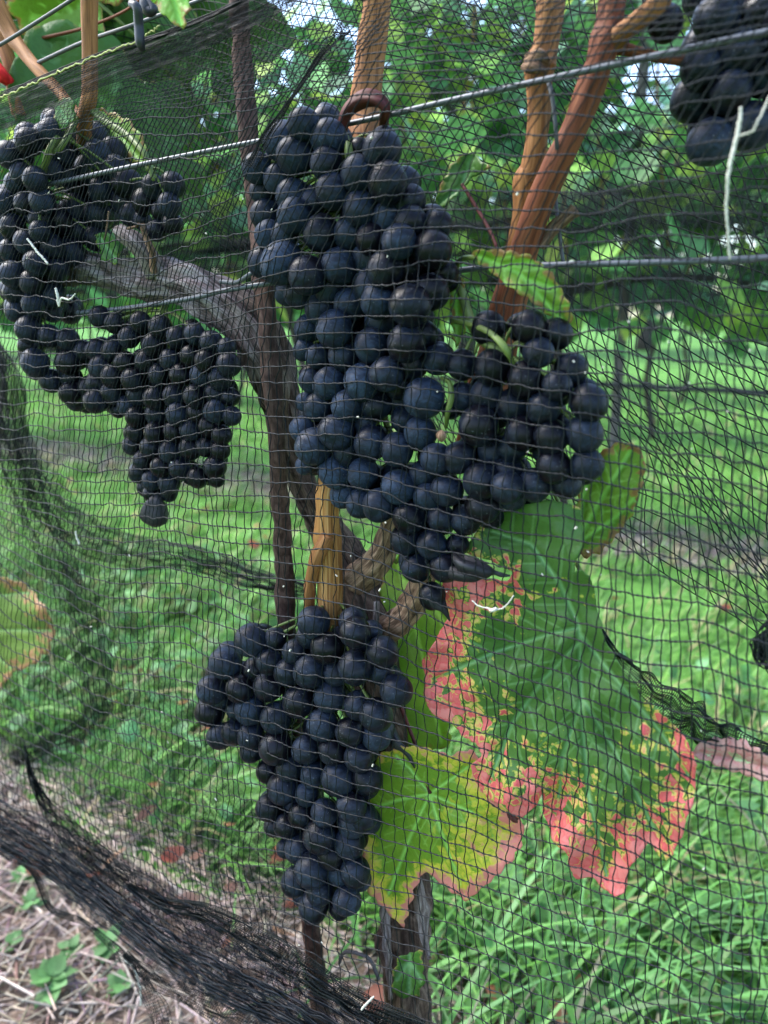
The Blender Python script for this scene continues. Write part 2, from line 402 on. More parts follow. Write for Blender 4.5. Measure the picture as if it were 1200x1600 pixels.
field('grass', -2, 14, 4.4, 9.0, 13000, (.06, .14), (.016, .03))
# long arching blades in front, lower right
bx = []
for k in range(420):
    px = rng.uniform(560, 1350); py = rng.uniform(1330, 2050); bx.append(ground(px, py))
bx = np.array(bx); n_ = len(bx)
v, q, tt = blades(bx, rng.uniform(.16, .36, n_), rng.uniform(.004, .0075, n_), rng.normal(.15, .9, n_), rng.uniform(.6, 1.1, n_), rng.uniform(.5, .95, n_), grass_tint(n_, .05) * np.array([.9, .95, 1.15]), 9)
link('long_grass', mesh('long_grass', v, q, attrs={'tint': tt}, mats=(M_GRASS,)), kind='stuff')

# straw litter under the row
def sticks(name, cnt, s0, s1, n0, n1, z=.006, L=(.02, .09), W=(.0012, .0035)):
    s = rng.uniform(s0, s1, cnt); nn = rng.uniform(n0, n1, cnt); pos = SH(s, nn, z + rng.uniform(0, .018, cnt))
    a = rng.uniform(0, 3.14, cnt); Ls = rng.uniform(*L, cnt) / 2; Ws = rng.uniform(*W, cnt) / 2
    d = np.c_[np.cos(a), np.sin(a), rng.uniform(-.2, .2, cnt)] * Ls[:, None]; sd_ = np.c_[-np.sin(a), np.cos(a), np.zeros(cnt)] * Ws[:, None]
    up = np.array([0, 0, 1.0]) * Ws[:, None]
    v = np.stack([pos - d - sd_, pos - d + sd_, pos - d + up, pos + d - sd_, pos + d + sd_, pos + d + up], 1).reshape(-1, 3)
    b = np.arange(cnt)[:, None] * 6
    q = np.concatenate([b + np.array([[0, 1, 4, 3]]), b + np.array([[1, 2, 5, 4]]), b + np.array([[2, 0, 3, 5]])])
    t = np.array([.40, .32, .26]) * rng.uniform(.35, 1.35, (cnt, 1)) * np.array([1, 1, 1]) + rng.uniform(-.03, .03, (cnt, 3))
    link(name, mesh(name, v, q, attrs={'tint': np.repeat(np.clip(t, .02, .8), 6, 0)}, mats=(M_STRAW,)), kind='stuff')
sticks('straw', 11000, -.6, 1.5, -.05, .66)
sticks('straw', 2500, -1, 6, 2.28, 2.7, L=(.05, .15), W=(.004, .009))

# ------------------------------------------------------------------ leaves
ARCH = np.array([(0, .10), (.10, -.04), (.28, -.10), (.42, .02), (.44, .17), (.38, .26), (.52, .30), (.60, .46), (.52, .60), (.40, .62), (.34, .66), (.33, .82), (.20, .95), (0, 1.08),
                 (-.19, .96), (-.34, .84), (-.33, .66), (-.42, .63), (-.55, .58), (-.60, .44), (-.50, .30), (-.38, .27), (-.45, .15), (-.40, 0), (-.27, -.11), (-.10, -.05)])
ARV = [[(0, .1), (0, 1.05)], [(0, .1), (.52, .48)], [(0, .1), (-.54, .46)], [(0, .1), (.38, 0)], [(0, .1), (-.37, -.02)], [(0, .45), (.26, .75)], [(0, .45), (-.26, .76)]]
def jag(pts, n, amp, seed):
    """closed outline resampled with grape-leaf teeth"""
    g_ = np.random.default_rng(seed); p = np.asarray(pts, float); c = np.r_[p, p[:1]]
    L = np.r_[0, np.cumsum(np.linalg.norm(np.diff(c, axis=0), axis=1))]
    t = np.linspace(0, L[-1], n + 1)[:-1]
    q = np.c_[np.interp(t, L, c[:, 0]), np.interp(t, L, c[:, 1])]
    d = np.roll(q, -1, 0) - np.roll(q, 1, 0); nm = np.c_[d[:, 1], -d[:, 0]]; nm /= np.linalg.norm(nm, axis=1)[:, None] + 1e-9
    per = max(5, n // 34)
    tooth = ((np.arange(n) + g_.integers(0, 9)) % per) / per
    a = amp * (np.abs(tooth - .5) * -2 + .5) * (0.6 + .8 * np.sin(np.arange(n) * .13 + seed) ** 2) + g_.normal(0, amp * .12, n)
    area = np.sum(q[:, 0] * np.roll(q[:, 1], -1) - np.roll(q[:, 0], -1) * q[:, 1])
    return q + nm * a[:, None] * (1 if area > 0 else -1)
def inside(pt, poly):
    x, y = pt[:, 0], pt[:, 1]; c = np.zeros(len(pt), bool); n = len(poly); j = n - 1
    for i in range(n):
        xi, yi = poly[i]; xj, yj = poly[j]
        k = ((yi > y) != (yj > y)) & (x < (xj - xi) * (y - yi) / (yj - yi + 1e-12) + xi); c ^= k; j = i
    return c
def seg_dist(pt, a, b):
    ab = b - a; t = np.clip(((pt - a) @ ab) / (ab @ ab + 1e-12), 0, 1)
    return np.linalg.norm(pt - (a + t[:, None] * ab), axis=1)
def leaf_sheet(outline, veins, step, npts, amp, seed, nmain=99, thin=0):
    ol = jag(outline, npts, amp, seed)
    lo, hi = ol.min(0), ol.max(0)
    gx_, gy_ = np.meshgrid(np.arange(lo[0], hi[0], step), np.arange(lo[1], hi[1], step * .87))
    gx_[1::2] += step / 2
    pt = np.c_[gx_.ravel(), gy_.ravel()]; pt = pt[inside(pt, ol)]
    dmin = np.min([seg_dist(pt, ol[i], ol[(i + 1) % len(ol)]) for i in range(len(ol))], axis=0)
    pt = pt[dmin > step * .45]; dmin = dmin[dmin > step * .45]
    allp = np.r_[ol, pt]; ed = [(i, (i + 1) % len(ol)) for i in range(len(ol))]
    v, e, f, ov, oe, of = delaunay_2d_cdt([Vector(p) for p in allp], ed, [], 1, 1e-6)
    v = np.array([tuple(x) for x in v]); f = np.array([x for x in f if len(x) == 3])
    edge = np.min([seg_dist(v, ol[i], ol[(i + 1) % len(ol)]) for i in range(len(ol))], axis=0)
    vd = np.full(len(v), 1e3)
    for q_, pl in enumerate(veins):
        pl = np.asarray(pl, float)
        for i in range(len(pl) - 1): vd = np.minimum(vd, seg_dist(v, pl[i], pl[i + 1]) + (0 if q_ < nmain else thin))
    return v, f, edge, vd
def side_veins(veins, n=5, frac=.42, seed=1):
    g_ = np.random.default_rng(seed); out = list(veins)
    for pl in veins:
        pl = np.asarray(pl, float); L = np.linalg.norm(pl[-1] - pl[0]); d = (pl[-1] - pl[0]) / L
        for k in range(1, n + 1):
            t = k / (n + 1.0); i = min(int(t * (len(pl) - 1)), len(pl) - 2); u = t * (len(pl) - 1) - i; b = pl[i] * (1 - u) + pl[i + 1] * u
            for sgn in (1, -1):
                a = R(48) * sgn; dd = np.array([d[0] * math.cos(a) - d[1] * math.sin(a), d[0] * math.sin(a) + d[1] * math.cos(a)])
                out.append([b, b + dd * L * frac * (1 - t * .6) * g_.uniform(.7, 1)])
    return out
def finish_leaf(me_name, v3, f, edge, vd, nrm, mat, dry=None):
    """double-sided sheet with real thickness"""
    n = len(v3); th = .00022
    vv_ = np.r_[v3 + nrm * th, v3 - nrm * th]
    cnt = {}
    for t in f:
        for a, b in ((t[0], t[1]), (t[1], t[2]), (t[2], t[0])):
            cnt[(a, b)] = 1
    rim = [(a, b) for (a, b) in cnt if (b, a) not in cnt]
    ff = [tuple(t) for t in f] + [(t[2] + n, t[1] + n, t[0] + n) for t in f] + [(b, a, a + n, b + n) for a, b in rim]
    me = bpy.data.meshes.new(me_name); me.from_pydata(vv_.tolist(), [], [tuple(int(i) for i in x) for x in ff])
    me.polygons.foreach_set('use_smooth', np.ones(len(ff), bool))
    for nme, a in (('edge', edge), ('vein', vd)) + ((('dry', dry),) if dry is not None else ()):
        at = me.attributes.new(nme, 'FLOAT', 'POINT'); at.data.foreach_set('value', np.r_[a, a].astype(np.float32))
    me.materials.append(mat); me.update(); return me
def traced_leaf(label, outline, veins, off, mat, curl=.006, tilt=(0, 0), step=4.2, amp=5, seed=1, cup=.0, npts=None, petiole=None, group=None, cat='leaf', name='vine_leaf', stemmat=None, drymap=()):
    """leaf with its own place in space: traced outline laid on a curved sheet at offset off"""
    ol = np.asarray(outline, float); c = ol.mean(0)
    if npts is None: npts = int(np.linalg.norm(np.diff(np.r_[ol, ol[:1]], axis=0), axis=1).sum() / 5)
    vs = side_veins(veins, 5, .4, seed)
    v, f, edge, vd = leaf_sheet(ol, vs, step, npts, amp, seed, len(veins), 2.6)
    sc = float(depth(c[0], c[1], off)) / F
    mn = np.full(len(v), 1e3)
    for pl in veins:
        pl = np.asarray(pl, float)
        for i in range(len(pl) - 1): mn = np.minimum(mn, seg_dist(v, pl[i], pl[i + 1]))
    nz = np.array([mnoise.noise(Vector((p[0] * .012, p[1] * .012, seed))) for p in v]) + .22 * np.array([mnoise.noise(Vector((p[0] * .032, p[1] * .032, seed + 9))) for p in v])
    fold = -np.minimum(mn, 40) / 40 * .0035 + np.exp(-(vd / 2.5) ** 2) * .0007 + .0009 * np.exp(-(mn / 3.5) ** 2)
    o_ = off + tilt[0] * (v[:, 0] - c[0]) / 100 + tilt[1] * (v[:, 1] - c[1]) / 100 + curl * nz + cup * (np.linalg.norm(v - c, axis=1) / 100) ** 2 + fold
    p3 = P(v[:, 0], v[:, 1], o_)
    dry = np.zeros(len(v))
    for dx, dy, dr, da in drymap: dry += da * np.exp(-((v[:, 0] - dx) ** 2 + (v[:, 1] - dy) ** 2) / dr ** 2)
    og = np.asarray(petiole[0][:2] if petiole else c); org = P(og[0], og[1], off)
    me = finish_leaf('leaf_blade', p3, f, edge * sc, vd * sc, np.tile(N, (len(v), 1)), mat, dry)
    root = empty(name, tuple(org), label, cat, group)
    link('blade', me, root)
    if petiole:
        pp = [(x, y, r_, o2) for x, y, r_, o2 in [(q_[0], q_[1], q_[2] if len(q_) > 2 else 3, q_[3] if len(q_) > 3 else off) for q_ in petiole]]
        pt, rd = row_path(pp, 14); b = MB(); b.add(*tube(pt, rd, 8)); link('petiole', b.build('petiole', stemmat or M_STEM), root)
    return root

traced_leaf('large green leaf with red and pink blotched margins, right of the lower bunch',
    [(722, 858), (745, 830), (785, 800), (830, 785), (880, 782), (905, 795), (912, 830), (905, 870), (895, 900), (908, 888), (922, 900), (932, 940), (940, 985), (962, 1030), (1000, 1085), (1050, 1128), (1085, 1175), (1088, 1230), (1075, 1280), (1052, 1335), (1038, 1345), (1015, 1318), (1003, 1328), (985, 1355), (976, 1393), (960, 1404), (945, 1387), (928, 1372), (900, 1374), (888, 1350), (884, 1332), (862, 1310), (850, 1270), (846, 1228), (838, 1262), (815, 1278), (790, 1266), (760, 1242), (742, 1225), (738, 1195), (752, 1180), (745, 1160), (720, 1150), (700, 1125), (672, 1115), (663, 1085), (661, 1040), (672, 1010), (690, 985), (702, 960), (690, 930), (690, 905), (720, 898), (745, 905), (790, 908), (802, 892), (780, 882), (742, 868)],
    [[(905, 980), (908, 1060), (912, 1150), (920, 1240), (950, 1375)], [(905, 980), (860, 990), (770, 1020), (680, 1060)], [(907, 1000), (850, 1060), (800, 1130), (765, 1220)], [(907, 990), (970, 1070), (1030, 1140), (1075, 1210)], [(905, 978), (875, 910), (830, 850), (770, 830)], [(910, 1090), (960, 1170), (1000, 1250), (1030, 1310)], [(910, 1090), (880, 1180), (870, 1270)]],
    -.022, M_LEAFBIG, curl=.010, seed=3, amp=4.5, step=3.0, drymap=[(945, 990, 75, -2.4), (990, 1080, 60, -1.6), (830, 800, 90, -2.2), (905, 850, 60, -1.5), (720, 1040, 60, .2), (950, 1310, 90, .55), (770, 1200, 60, .15), (745, 950, 60, .4)], tilt=(-.004, 0), petiole=[(905, 978, 3.5, -.021), (920, 930, 3.5, -.005), (880, 850, 3.5, .01), (790, 780, 4, .02)])
traced_leaf('yellow green leaf with pink lower corner, beside the tip of the lower bunch',
    [(590, 1180), (625, 1166), (660, 1166), (700, 1180), (735, 1170), (755, 1190), (762, 1215), (785, 1245), (802, 1265), (819, 1290), (815, 1320), (800, 1345), (770, 1375), (750, 1390), (730, 1408), (715, 1400), (690, 1380), (665, 1360), (650, 1385), (641, 1412), (632, 1449), (620, 1440), (600, 1418), (580, 1400), (572, 1375), (565, 1330), (570, 1300), (572, 1250), (580, 1210)],
    [[(672, 1240), (690, 1300), (725, 1395)], [(672, 1240), (740, 1270), (808, 1305)], [(672, 1240), (640, 1310), (608, 1395)], [(672, 1240), (620, 1250), (585, 1262)], [(672, 1240), (715, 1210), (740, 1190)], [(672, 1240), (640, 1200), (620, 1180)]],
    -.012, M_LEAFYEL, curl=.008, seed=5, step=3.0, drymap=[(790, 1300, 95, 1.9), (735, 1375, 65, 1.2), (740, 1190, 60, 1.0), (640, 1175, 30, .6), (610, 1415, 42, 1.5), (572, 1340, 28, .9), (590, 1240, 60, -1.2)], petiole=[(672, 1240, 3, -.012), (655, 1180, 3, -.004), (640, 1140, 3, .0), (625, 1100, 3.5, .0)], stemmat=M_REDSTEM)
traced_leaf('light green leaf with brown right margin, behind the right end of the big bunch',
    [(898, 800), (905, 760), (925, 720), (950, 698), (975, 688), (1000, 700), (1010, 725), (1003, 760), (990, 800), (965, 835), (940, 862), (915, 872), (895, 860)],
    [[(900, 850), (940, 780), (985, 705)], [(900, 850), (960, 810), (1000, 770)], [(905, 840), (912, 780), (925, 725)]], .01, M_LEAFLIT, curl=.006, seed=8, petiole=[(900, 850, 3, .01), (880, 800, 3, .015), (850, 740, 3, .02)])
traced_leaf('plain light green leaf behind the trunk stub, left of the reddening leaf',
    [(600, 880), (640, 858), (690, 880), (712, 940), (700, 1010), (680, 1080), (700, 1120), (705, 1165), (680, 1172), (650, 1172), (610, 1160), (592, 1100), (585, 1040), (590, 950)],
    [[(620, 880), (650, 980), (690, 1160)], [(625, 900), (680, 950), (710, 1000)], [(640, 960), (610, 1030), (600, 1090)]], .028, M_LEAFPALE, curl=.01, seed=11, petiole=[(620, 880, 3, .028), (600, 850, 3, .02)])
traced_leaf('bright green leaf hanging over the lower wire, right of the big bunch',
    [(738, 392), (780, 388), (830, 400), (862, 425), (882, 460), (894, 490), (890, 522), (868, 500), (835, 474), (800, 452), (768, 426), (745, 410)],
    [[(742, 398), (810, 425), (888, 510)], [(790, 415), (830, 410)], [(820, 435), (868, 450)]], -.034, M_LEAFLIT, curl=.012, seed=12, petiole=[(745, 402, 4, -.034), (720, 405, 4, -.02), (712, 425, 4, -.01)])
traced_leaf('green leaf with brown crisp edges at the left side, low behind the net',
    [(-70, 890), (0, 900), (40, 912), (72, 950), (87, 985), (75, 1020), (50, 1040), (20, 1052), (-5, 1085), (-70, 1090)],
    [[(-60, 990), (0, 985), (80, 985)], [(-60, 990), (0, 930), (50, 925)], [(-60, 990), (0, 1030), (20, 1045)]], .06, M_LEAFBRN, curl=.01, seed=14)
traced_leaf('pale pink dried leaf poking in from the right edge',
    [(1075, 1178), (1095, 1160), (1120, 1152), (1160, 1155), (1200, 1180), (1240, 1190), (1240, 1232), (1180, 1216), (1130, 1200)],
    [[(1080, 1176), (1150, 1185), (1235, 1210)]], -.010, M_LEAFPNK, curl=.008, seed=15)
traced_leaf('small green leaf in front of the trunk at the bottom',
    [(640, 1488), (660, 1486), (664, 1530), (655, 1555), (632, 1560), (612, 1552), (614, 1520), (622, 1497)],
    [[(640, 1490), (640, 1550)], [(640, 1500), (620, 1530)], [(640, 1500), (658, 1530)]], -.028, M_LEAFGRN, curl=.004, seed=16)
traced_leaf('yellow green leaf hanging over the net beside the black clip',
    [(228, -40), (305, -40), (297, 10), (286, 47), (266, 33), (246, 14), (235, -5)],
    [[(262, -40), (284, 44)], [(262, -30), (293, 5)], [(262, -30), (242, 5)]], -.075, M_LEAFLIT, curl=.004, seed=17)
traced_leaf('small folded green leaf right of the big bunch on a red petiole',
    [(678, 328), (688, 290), (710, 250), (735, 237), (768, 262), (748, 272), (730, 285), (716, 302), (700, 320)],
    [[(722, 290), (735, 245)], [(722, 290), (685, 320)]], .01, M_LEAFGRN, curl=.01, seed=18, petiole=[(722, 288, 3, .01), (745, 325, 3, .008), (765, 360, 3, .004), (777, 388, 3, 0)], stemmat=M_REDSTEM)
traced_leaf('green leaf sheltering the top of the far left bunch',
    [(86, 160), (110, 150), (120, 175), (112, 195), (95, 205), (84, 185)], [[(90, 165), (108, 195)]], -.02, M_LEAFGRN, seed=19, curl=.004)
traced_leaf('green leaf behind the far left bunch under the yellow shoot',
    [(160, 170), (200, 185), (225, 215), (232, 250), (215, 260), (185, 240), (165, 210), (150, 185)], [[(160, 175), (222, 252)]], .03, M_LEAFLIT, seed=20, curl=.006)
traced_leaf('teal green leaf scrap beside the old arm spur',
    [(150, 368), (165, 360), (178, 372), (188, 398), (180, 412), (160, 408), (155, 390)], [[(155, 368), (180, 405)]], -.012, M_LEAFGRN, seed=21, curl=.003)
traced_leaf('narrow green leaf hanging in the gap between the two big bunches',
    [(705, 440), (722, 430), (730, 470), (726, 520), (712, 545), (704, 500)], [[(714, 435), (714, 540)]], -.012, M_LEAFLIT, seed=22, curl=.004)

# generic leaves for the upper canopy of this row, top left
def generic_blade(seed, mat, size):
    v, f, edge, vd = leaf_sheet(ARCH, side_veins(ARV, 4, .35, seed), .045, 96, .03, seed)
    nz = np.array([mnoise.noise(Vector((p[0] * 2, p[1] * 2, seed))) for p in v])
    mn = np.min([seg_dist(v, np.array(a), np.array(b)) for a, b in ARV[:5]], axis=0)
    z = .16 * nz - .35 * np.minimum(mn, .2) + .02 * np.exp(-(vd / .02) ** 2)
    p3 = np.c_[v, z] * size
    return finish_leaf('leaf_blade', p3, f, edge * size, vd * size, np.tile(np.array([0, 0, 1.]), (len(v), 1)), mat)
GB = [generic_blade(31, M_LEAFGRN, .12), generic_blade(32, M_LEAFLIT, .10), generic_blade(33, M_LEAFGRN, .14)]
for lab, px, py, off, k, rot in [
        ('dark green leaf in the top left corner behind the wire', 60, -20, .12, 2, (100, 20, 160)), ('shadowed leaf between the two canes at the top left', 105, 20, .16, 0, (75, -15, 200)),
        ('light green leaf at the very top left of the thick cane', 75, -55, .10, 1, (95, 10, 170)), ('dark leaf at the left edge behind the crossed canes', 5, 50, .18, 2, (85, 30, 150)),
        ('light leaf right of the thick tan cane at the top', 195, -25, .14, 1, (90, -30, 190)), ('dark leaf above the black clip', 185, -60, .2, 0, (80, 12, 175)), ('lit leaf between the corner wire and the thick tan cane', 95, -10, .10, 1, (105, 35, 140)), ('deep green leaf under the corner wire', 60, 75, .13, 0, (70, -30, 210)), ('folded leaf just right of the thick tan cane above the net', 170, 20, .09, 1, (60, 40, 150)),
        ('green leaf behind the far left bunch, above the wire', 215, 190, .12, 0, (85, 15, 185)), ('dark leaf behind the net right of the thick tan cane', 160, 60, .22, 2, (90, 0, 175)),
        ('green leaf low behind the old arm, under the far left bunch', 225, 350, .1, 2, (88, 25, 200)), ('leaf behind the net left of the rusty stake', 320, 130, .2, 0, (85, -25, 165))]:
    p = P(px, py, off); o = empty('vine_leaf', tuple(p), lab, 'leaf'); b = link('blade', GB[k], o, loc=(0, 0, 0)); o.rotation_euler = tuple(R(a) for a in rot)
    b2 = MB(); b2.add(*tube(np.array([(0, .012, 0), (.0, -.02, .004), (.01, -.06, .02)]), .0014, 6)); link('petiole', b2.build('petiole', M_STEM), o, loc=(0, 0, 0))

# ------------------------------------------------------------------ wood
def wood(name, label, cat, pts, mat, n=70, sides=20, wob=.10, seed=1, freq=60, ridges=0, group=None, extra=()):
    p, r = row_path(pts, n)
    root = empty(name, tuple(p[0]), label, cat, group)
    b = MB(); b.add(*tube(p, r, sides, True, wob, seed, ridges, freq)); link('stem', b.build('stem', mat), root)
    for nm, pp, m2, wb in extra:
        p2, r2 = row_path(pp, max(14, int(np.linalg.norm(np.diff(np.array(pp)[:, :2], axis=0), axis=1).sum() / 5)))
        b = MB(); b.add(*tube(p2, r2, 14, True, wb, seed + len(pp), ridges, freq)); link(nm, b.build(nm, m2), root)
    return root
# knots (nodes) make a cane swell
wood('tan_cane', 'upright tan cane above the middle of the big bunch', 'cane',
     [(592, -60, 24, .012), (587, 20, 23, .012), (580, 90, 22, .012), (573, 150, 23, .010), (568, 190, 25, .008), (570, 235, 24, .004), (590, 300, 20, .01)], M_CANE, wob=.05, seed=2,
     extra=[('tendril', [(545, 250, 5, -.022), (538, 225, 6, -.024), (536, 200, 7.5, -.026), (548, 172, 9.5, -.028), (575, 155, 10.5, -.028), (600, 162, 10, -.026), (603, 188, 7, -.02), (592, 212, 6, -.012), (572, 226, 5, .0)], M_REDSTEM, .3)])
wood('tan_cane', 'straight tan cane crossed by the upper wire, right of the middle', 'cane',
     [(868, -60, 21, .01), (861, 20, 21, .01), (853, 75, 20, .01), (846, 98, 26, .01), (843, 115, 24, .01), (841, 160, 19, .01), (835, 260, 20, .01), (826, 283, 22, .01), (820, 330, 19, .012), (804, 420, 19, .018), (790, 480, 18, .02)], M_CANE2, wob=.09, seed=3,
     extra=[('node', [(820, 100, 9, -.003), (838, 94, 13, -.008), (852, 104, 9, -.004)], M_SPUR, .5)])
wood('red_brown_cane', 'red brown forked cane leaning across the straight tan cane', 'cane',
     [(962, -60, 21, -.006), (958, -10, 21, -.006), (953, 35, 21, -.006), (948, 62, 25, -.006), (935, 107, 22, -.006), (904, 187, 21, -.006), (868, 267, 22, -.006), (838, 335, 22, -.002), (814, 400, 23, .002), (795, 470, 27, .006), (778, 540, 29, .012), (765, 600, 30, .02), (740, 700, 30, .025)], M_REDCANE, wob=.07, seed=4,
     extra=[('side_shoot', [(945, 75, 16, -.006), (975, 50, 15, -.01), (1010, 22, 15, -.012), (1035, -5, 14, -.012), (1045, -50, 12, -.01)], M_CANE, .12),
            ('side_shoot', [(948, 70, 10, -.004), (980, 78, 9, .0), (1020, 88, 8, .004), (1070, 95, 8, .01), (1110, 100, 7, .015)], M_REDCANE, .1),
            ('side_shoot', [(845, 385, 9, .004), (868, 355, 9, .004), (888, 335, 8, .002), (898, 326, 9, .002)], M_SPUR, .2)])
wood('tan_cane', 'thick tan cane at the top left, rising out of the net', 'cane',
     [(141, -60, 14, -.01), (140, 0, 13, -.01), (140, 90, 12, -.01), (139, 150, 12, -.01), (134, 185, 12, -.004), (130, 230, 11, .01)], M_CANE, wob=.05, seed=5,
     extra=[('peduncle', [(120, 185, 5, -.01), (105, 215, 5, -.02), (90, 235, 4, -.025), (70, 240, 3.5, -.028)], M_STEM, .1)])
wood('tan_cane', 'leaning tan cane in the top left corner', 'cane',
     [(-30, -40, 13, .02), (0, 20, 13, .02), (22, 60, 12, .02), (40, 85, 9, .016), (58, 108, 9, .012), (85, 135, 8, .01), (110, 165, 8, .006), (125, 185, 8, .002)], M_CANE, wob=.08, seed=6,
     extra=[('side_shoot', [(-5, 50, 10, .03), (12, 90, 11, .03), (22, 130, 11, .03), (30, 180, 10, .03)], M_CANE, .08)])
wood('brown_shoot', 'thin brown shoot crossing behind the top left canes', 'shoot',
     [(0, 80, 3, .05), (35, 66, 2.6, .05), (80, 56, 2.6, .05), (130, 44, 2.4, .05), (190, 20, 2, .05), (230, -10, 2, .05)], M_REDCANE, 30, 10, .1, 7)
wood('green_shoot', 'yellow green shoot running from the thick tan cane to the wire', 'shoot',
     [(140, 170, 6, -.006), (170, 192, 6, -.01), (200, 212, 5.5, -.014), (222, 235, 5, -.018), (232, 258, 4, -.018), (240, 282, 3, -.018)], M_STEM, 30, 10, .12, 8)

# old trunk with its arm, spurs and bark strips
tp, tr = row_path([(95, 415, 28, .012), (150, 422, 24, .01), (215, 434, 27, .008), (280, 444, 31, .006), (330, 464, 36, .006), (382, 504, 37, .010), (415, 552, 36, .014), (438, 610, 28, .018), (450, 680, 20, .020), (470, 745, 19, .022), (492, 795, 22, .022), (520, 848, 30, .022), (548, 898, 40, .022), (566, 945, 44, .022), (580, 1000, 40, .022), (596, 1100, 38, .022), (612, 1220, 36, .022), (626, 1350, 36, .022), (632, 1450, 35, .022), (636, 1560, 34, .022), (640, 1700, 34, .022), (645, 2050, 36, .022), (648, 2600, 42, .022)], 420)
vine = empty('old_vine', tuple(tp[-1]), 'old grey brown vine trunk with a thick shaggy arm reaching to the left', 'vine')
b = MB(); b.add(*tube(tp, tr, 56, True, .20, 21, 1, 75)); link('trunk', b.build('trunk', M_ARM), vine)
def vpart(nm, pts, mat, wob=.12, sides=16, sd_=1, n=30, ridges=0):
    p2, r2 = row_path(pts, n); b = MB(); b.add(*tube(p2, r2, sides, True, wob, sd_, ridges, 90)); return link(nm, b.build(nm, mat), vine)
vpart('spur', [(560, 905, 26, .0), (585, 880, 23, -.006), (602, 852, 19, -.008), (612, 820, 16, -.008), (625, 790, 14, -.006)], M_SPUR, .14, 20, 2, 40, 1)
vpart('spur', [(600, 985, 22, .0), (628, 965, 22, -.008), (648, 935, 21, -.012), (662, 905, 17, -.014), (676, 880, 14, -.012)], M_SPUR, .16, 20, 3, 40, 1)
vpart('spur', [(245, 425, 18, -.004), (225, 395, 16, -.012), (205, 375, 14, -.016), (185, 362, 12, -.016)], M_TRUNK, .2, 18, 4, 30, 1)
vpart('spur', [(240, 425, 6, -.016), (238, 395, 5, -.02), (228, 372, 5, -.02), (222, 350, 4, -.02)], M_SPUR, .15, 10, 5)
vpart('spur', [(535, 700, 8, -.004), (515, 760, 20, -.014), (512, 800, 19, -.016), (513, 840, 21, -.016), (515, 880, 19, -.016), (516, 960, 19, -.016), (520, 1050, 17, -.012)], M_OLDWOOD, .10, 20, 6, 60, 1)
vpart('side_shoot', [(512, 838, 13, -.022), (497, 868, 11, -.026), (488, 900, 9, -.026), (484, 935, 9, -.024), (484, 975, 8, -.02)], M_CANE, .10, 14, 7, 40)
vpart('bark_flake', [(588, 940, 5, -.012), (587, 970, 4, -.014), (585, 1000, 3, -.014)], M_TRUNK, .2, 8, 8)
vpart('bark_flake', [(655, 1360, 1, -.002), (657, 1400, 7, -.004), (660, 1450, 8, -.004), (668, 1492, 3, -.008), (674, 1497, 1, -.012)], M_TRUNK, .3, 8, 9)
vpart('bark_flake', [(600, 1410, 6, -.006), (603, 1450, 7, -.008), (606, 1495, 5, -.008), (610, 1560, 4, -.006)], M_TRUNK, .3, 8, 10)
g_ = np.random.default_rng(5)
for k in range(26):      # shaggy strips of bark along trunk and arm
    i0 = int(g_.integers(20, 380)); ln = int(g_.integers(10, 26)); ang = g_.uniform(2.2, 5.2)
    i1 = min(i0 + ln, len(tp) - 1); seg = tp[i0:i1]; t_, a_, b_ = frames(seg); rr_ = tr[i0:i1]
    lift = 1.05 + .18 * np.linspace(0, 1, len(seg)) ** 2 * g_.uniform(.2, 1.2)
    q_ = seg + (np.cos(ang) * a_ + np.sin(ang) * b_) * (rr_ * lift)[:, None]
    bb = MB(); bb.add(*tube(q_, np.linspace(.0022, .0006, len(seg)) * g_.uniform(.5, 1.1), 6, True, .3, k)); link('bark_strip', bb.build('bark_strip', M_TRUNK), vine)

# rusty stake, leaning slightly
sp, sr = row_path([(370, -60, 15, .03), (377, 60, 15, .03), (388, 200, 15, .028), (400, 330, 15, .020), (412, 440, 15, -.006), (423, 560, 15, -.016), (430, 660, 14, -.016), (436, 760, 13.5, -.012), (442, 860, 14, -.006), (449, 985, 15, 0), (465, 1200, 14, .006), (480, 1400, 13, .008), (492, 1500, 14, .008), (502, 1600, 15, .008), (520, 1900, 16, .01), (545, 2500, 18, .01)], 260)
b = MB(); b.add(*tube(sp, sr, 16, True, .09, 11, 0, 110)); tag(link('stake', b.build('stake', M_STAKE)), 'thin dark rusty stake standing left of the big bunches', 'stake')

# ------------------------------------------------------------------ wires
def wire(label, pts, mat, n=80, name='trellis_wire'):
    p, r = row_path(pts, n); b = MB(); b.add(*tube(p, r, 10, True)); return tag(link(name, b.build(name, mat)), label, 'wire')
wire('upper grey trellis wire rising from the far left bunch to the top right', [(-80, 325, 3.2, -.028), (0, 303, 3.3, -.026), (90, 285, 3.4, -.022), (230, 255, 3.6, -.022), (385, 224, 3.8, -.020), (560, 190, 4.2, -.020), (700, 158, 4.6, -.020), (850, 125, 5.0, -.022), (1040, 84, 5.5, -.022), (1200, 50, 6.0, -.022), (1300, 28, 6, -.022)], M_WIRE)
wire('lower grey trellis wire on the right, passing behind the hanging leaf', [(700, 425, 4.8, -.006), (760, 418, 4.8, -.008), (860, 414, 4.9, -.01), (1030, 410, 5.2, -.012), (1200, 403, 5.6, -.012), (1300, 399, 5.8, -.012)], M_WIRE)
wire('lower grey trellis wire on the left, tied along the old arm', [(120, 489, 3.6, -.012), (200, 481, 3.8, -.014), (300, 466, 4, -.02), (345, 455, 4, -.024), (400, 446, 4.2, -.024), (450, 440, 4.2, -.016), (560, 432, 4.2, .0)], M_WIRE)
wire('short doubled wire end at the stake', [(345, 440, 3.6, -.02), (370, 441, 3.6, -.026), (392, 428, 3.6, -.028), (410, 422, 3.6, -.022), (440, 418, 3.6, .0)], M_WIRE)
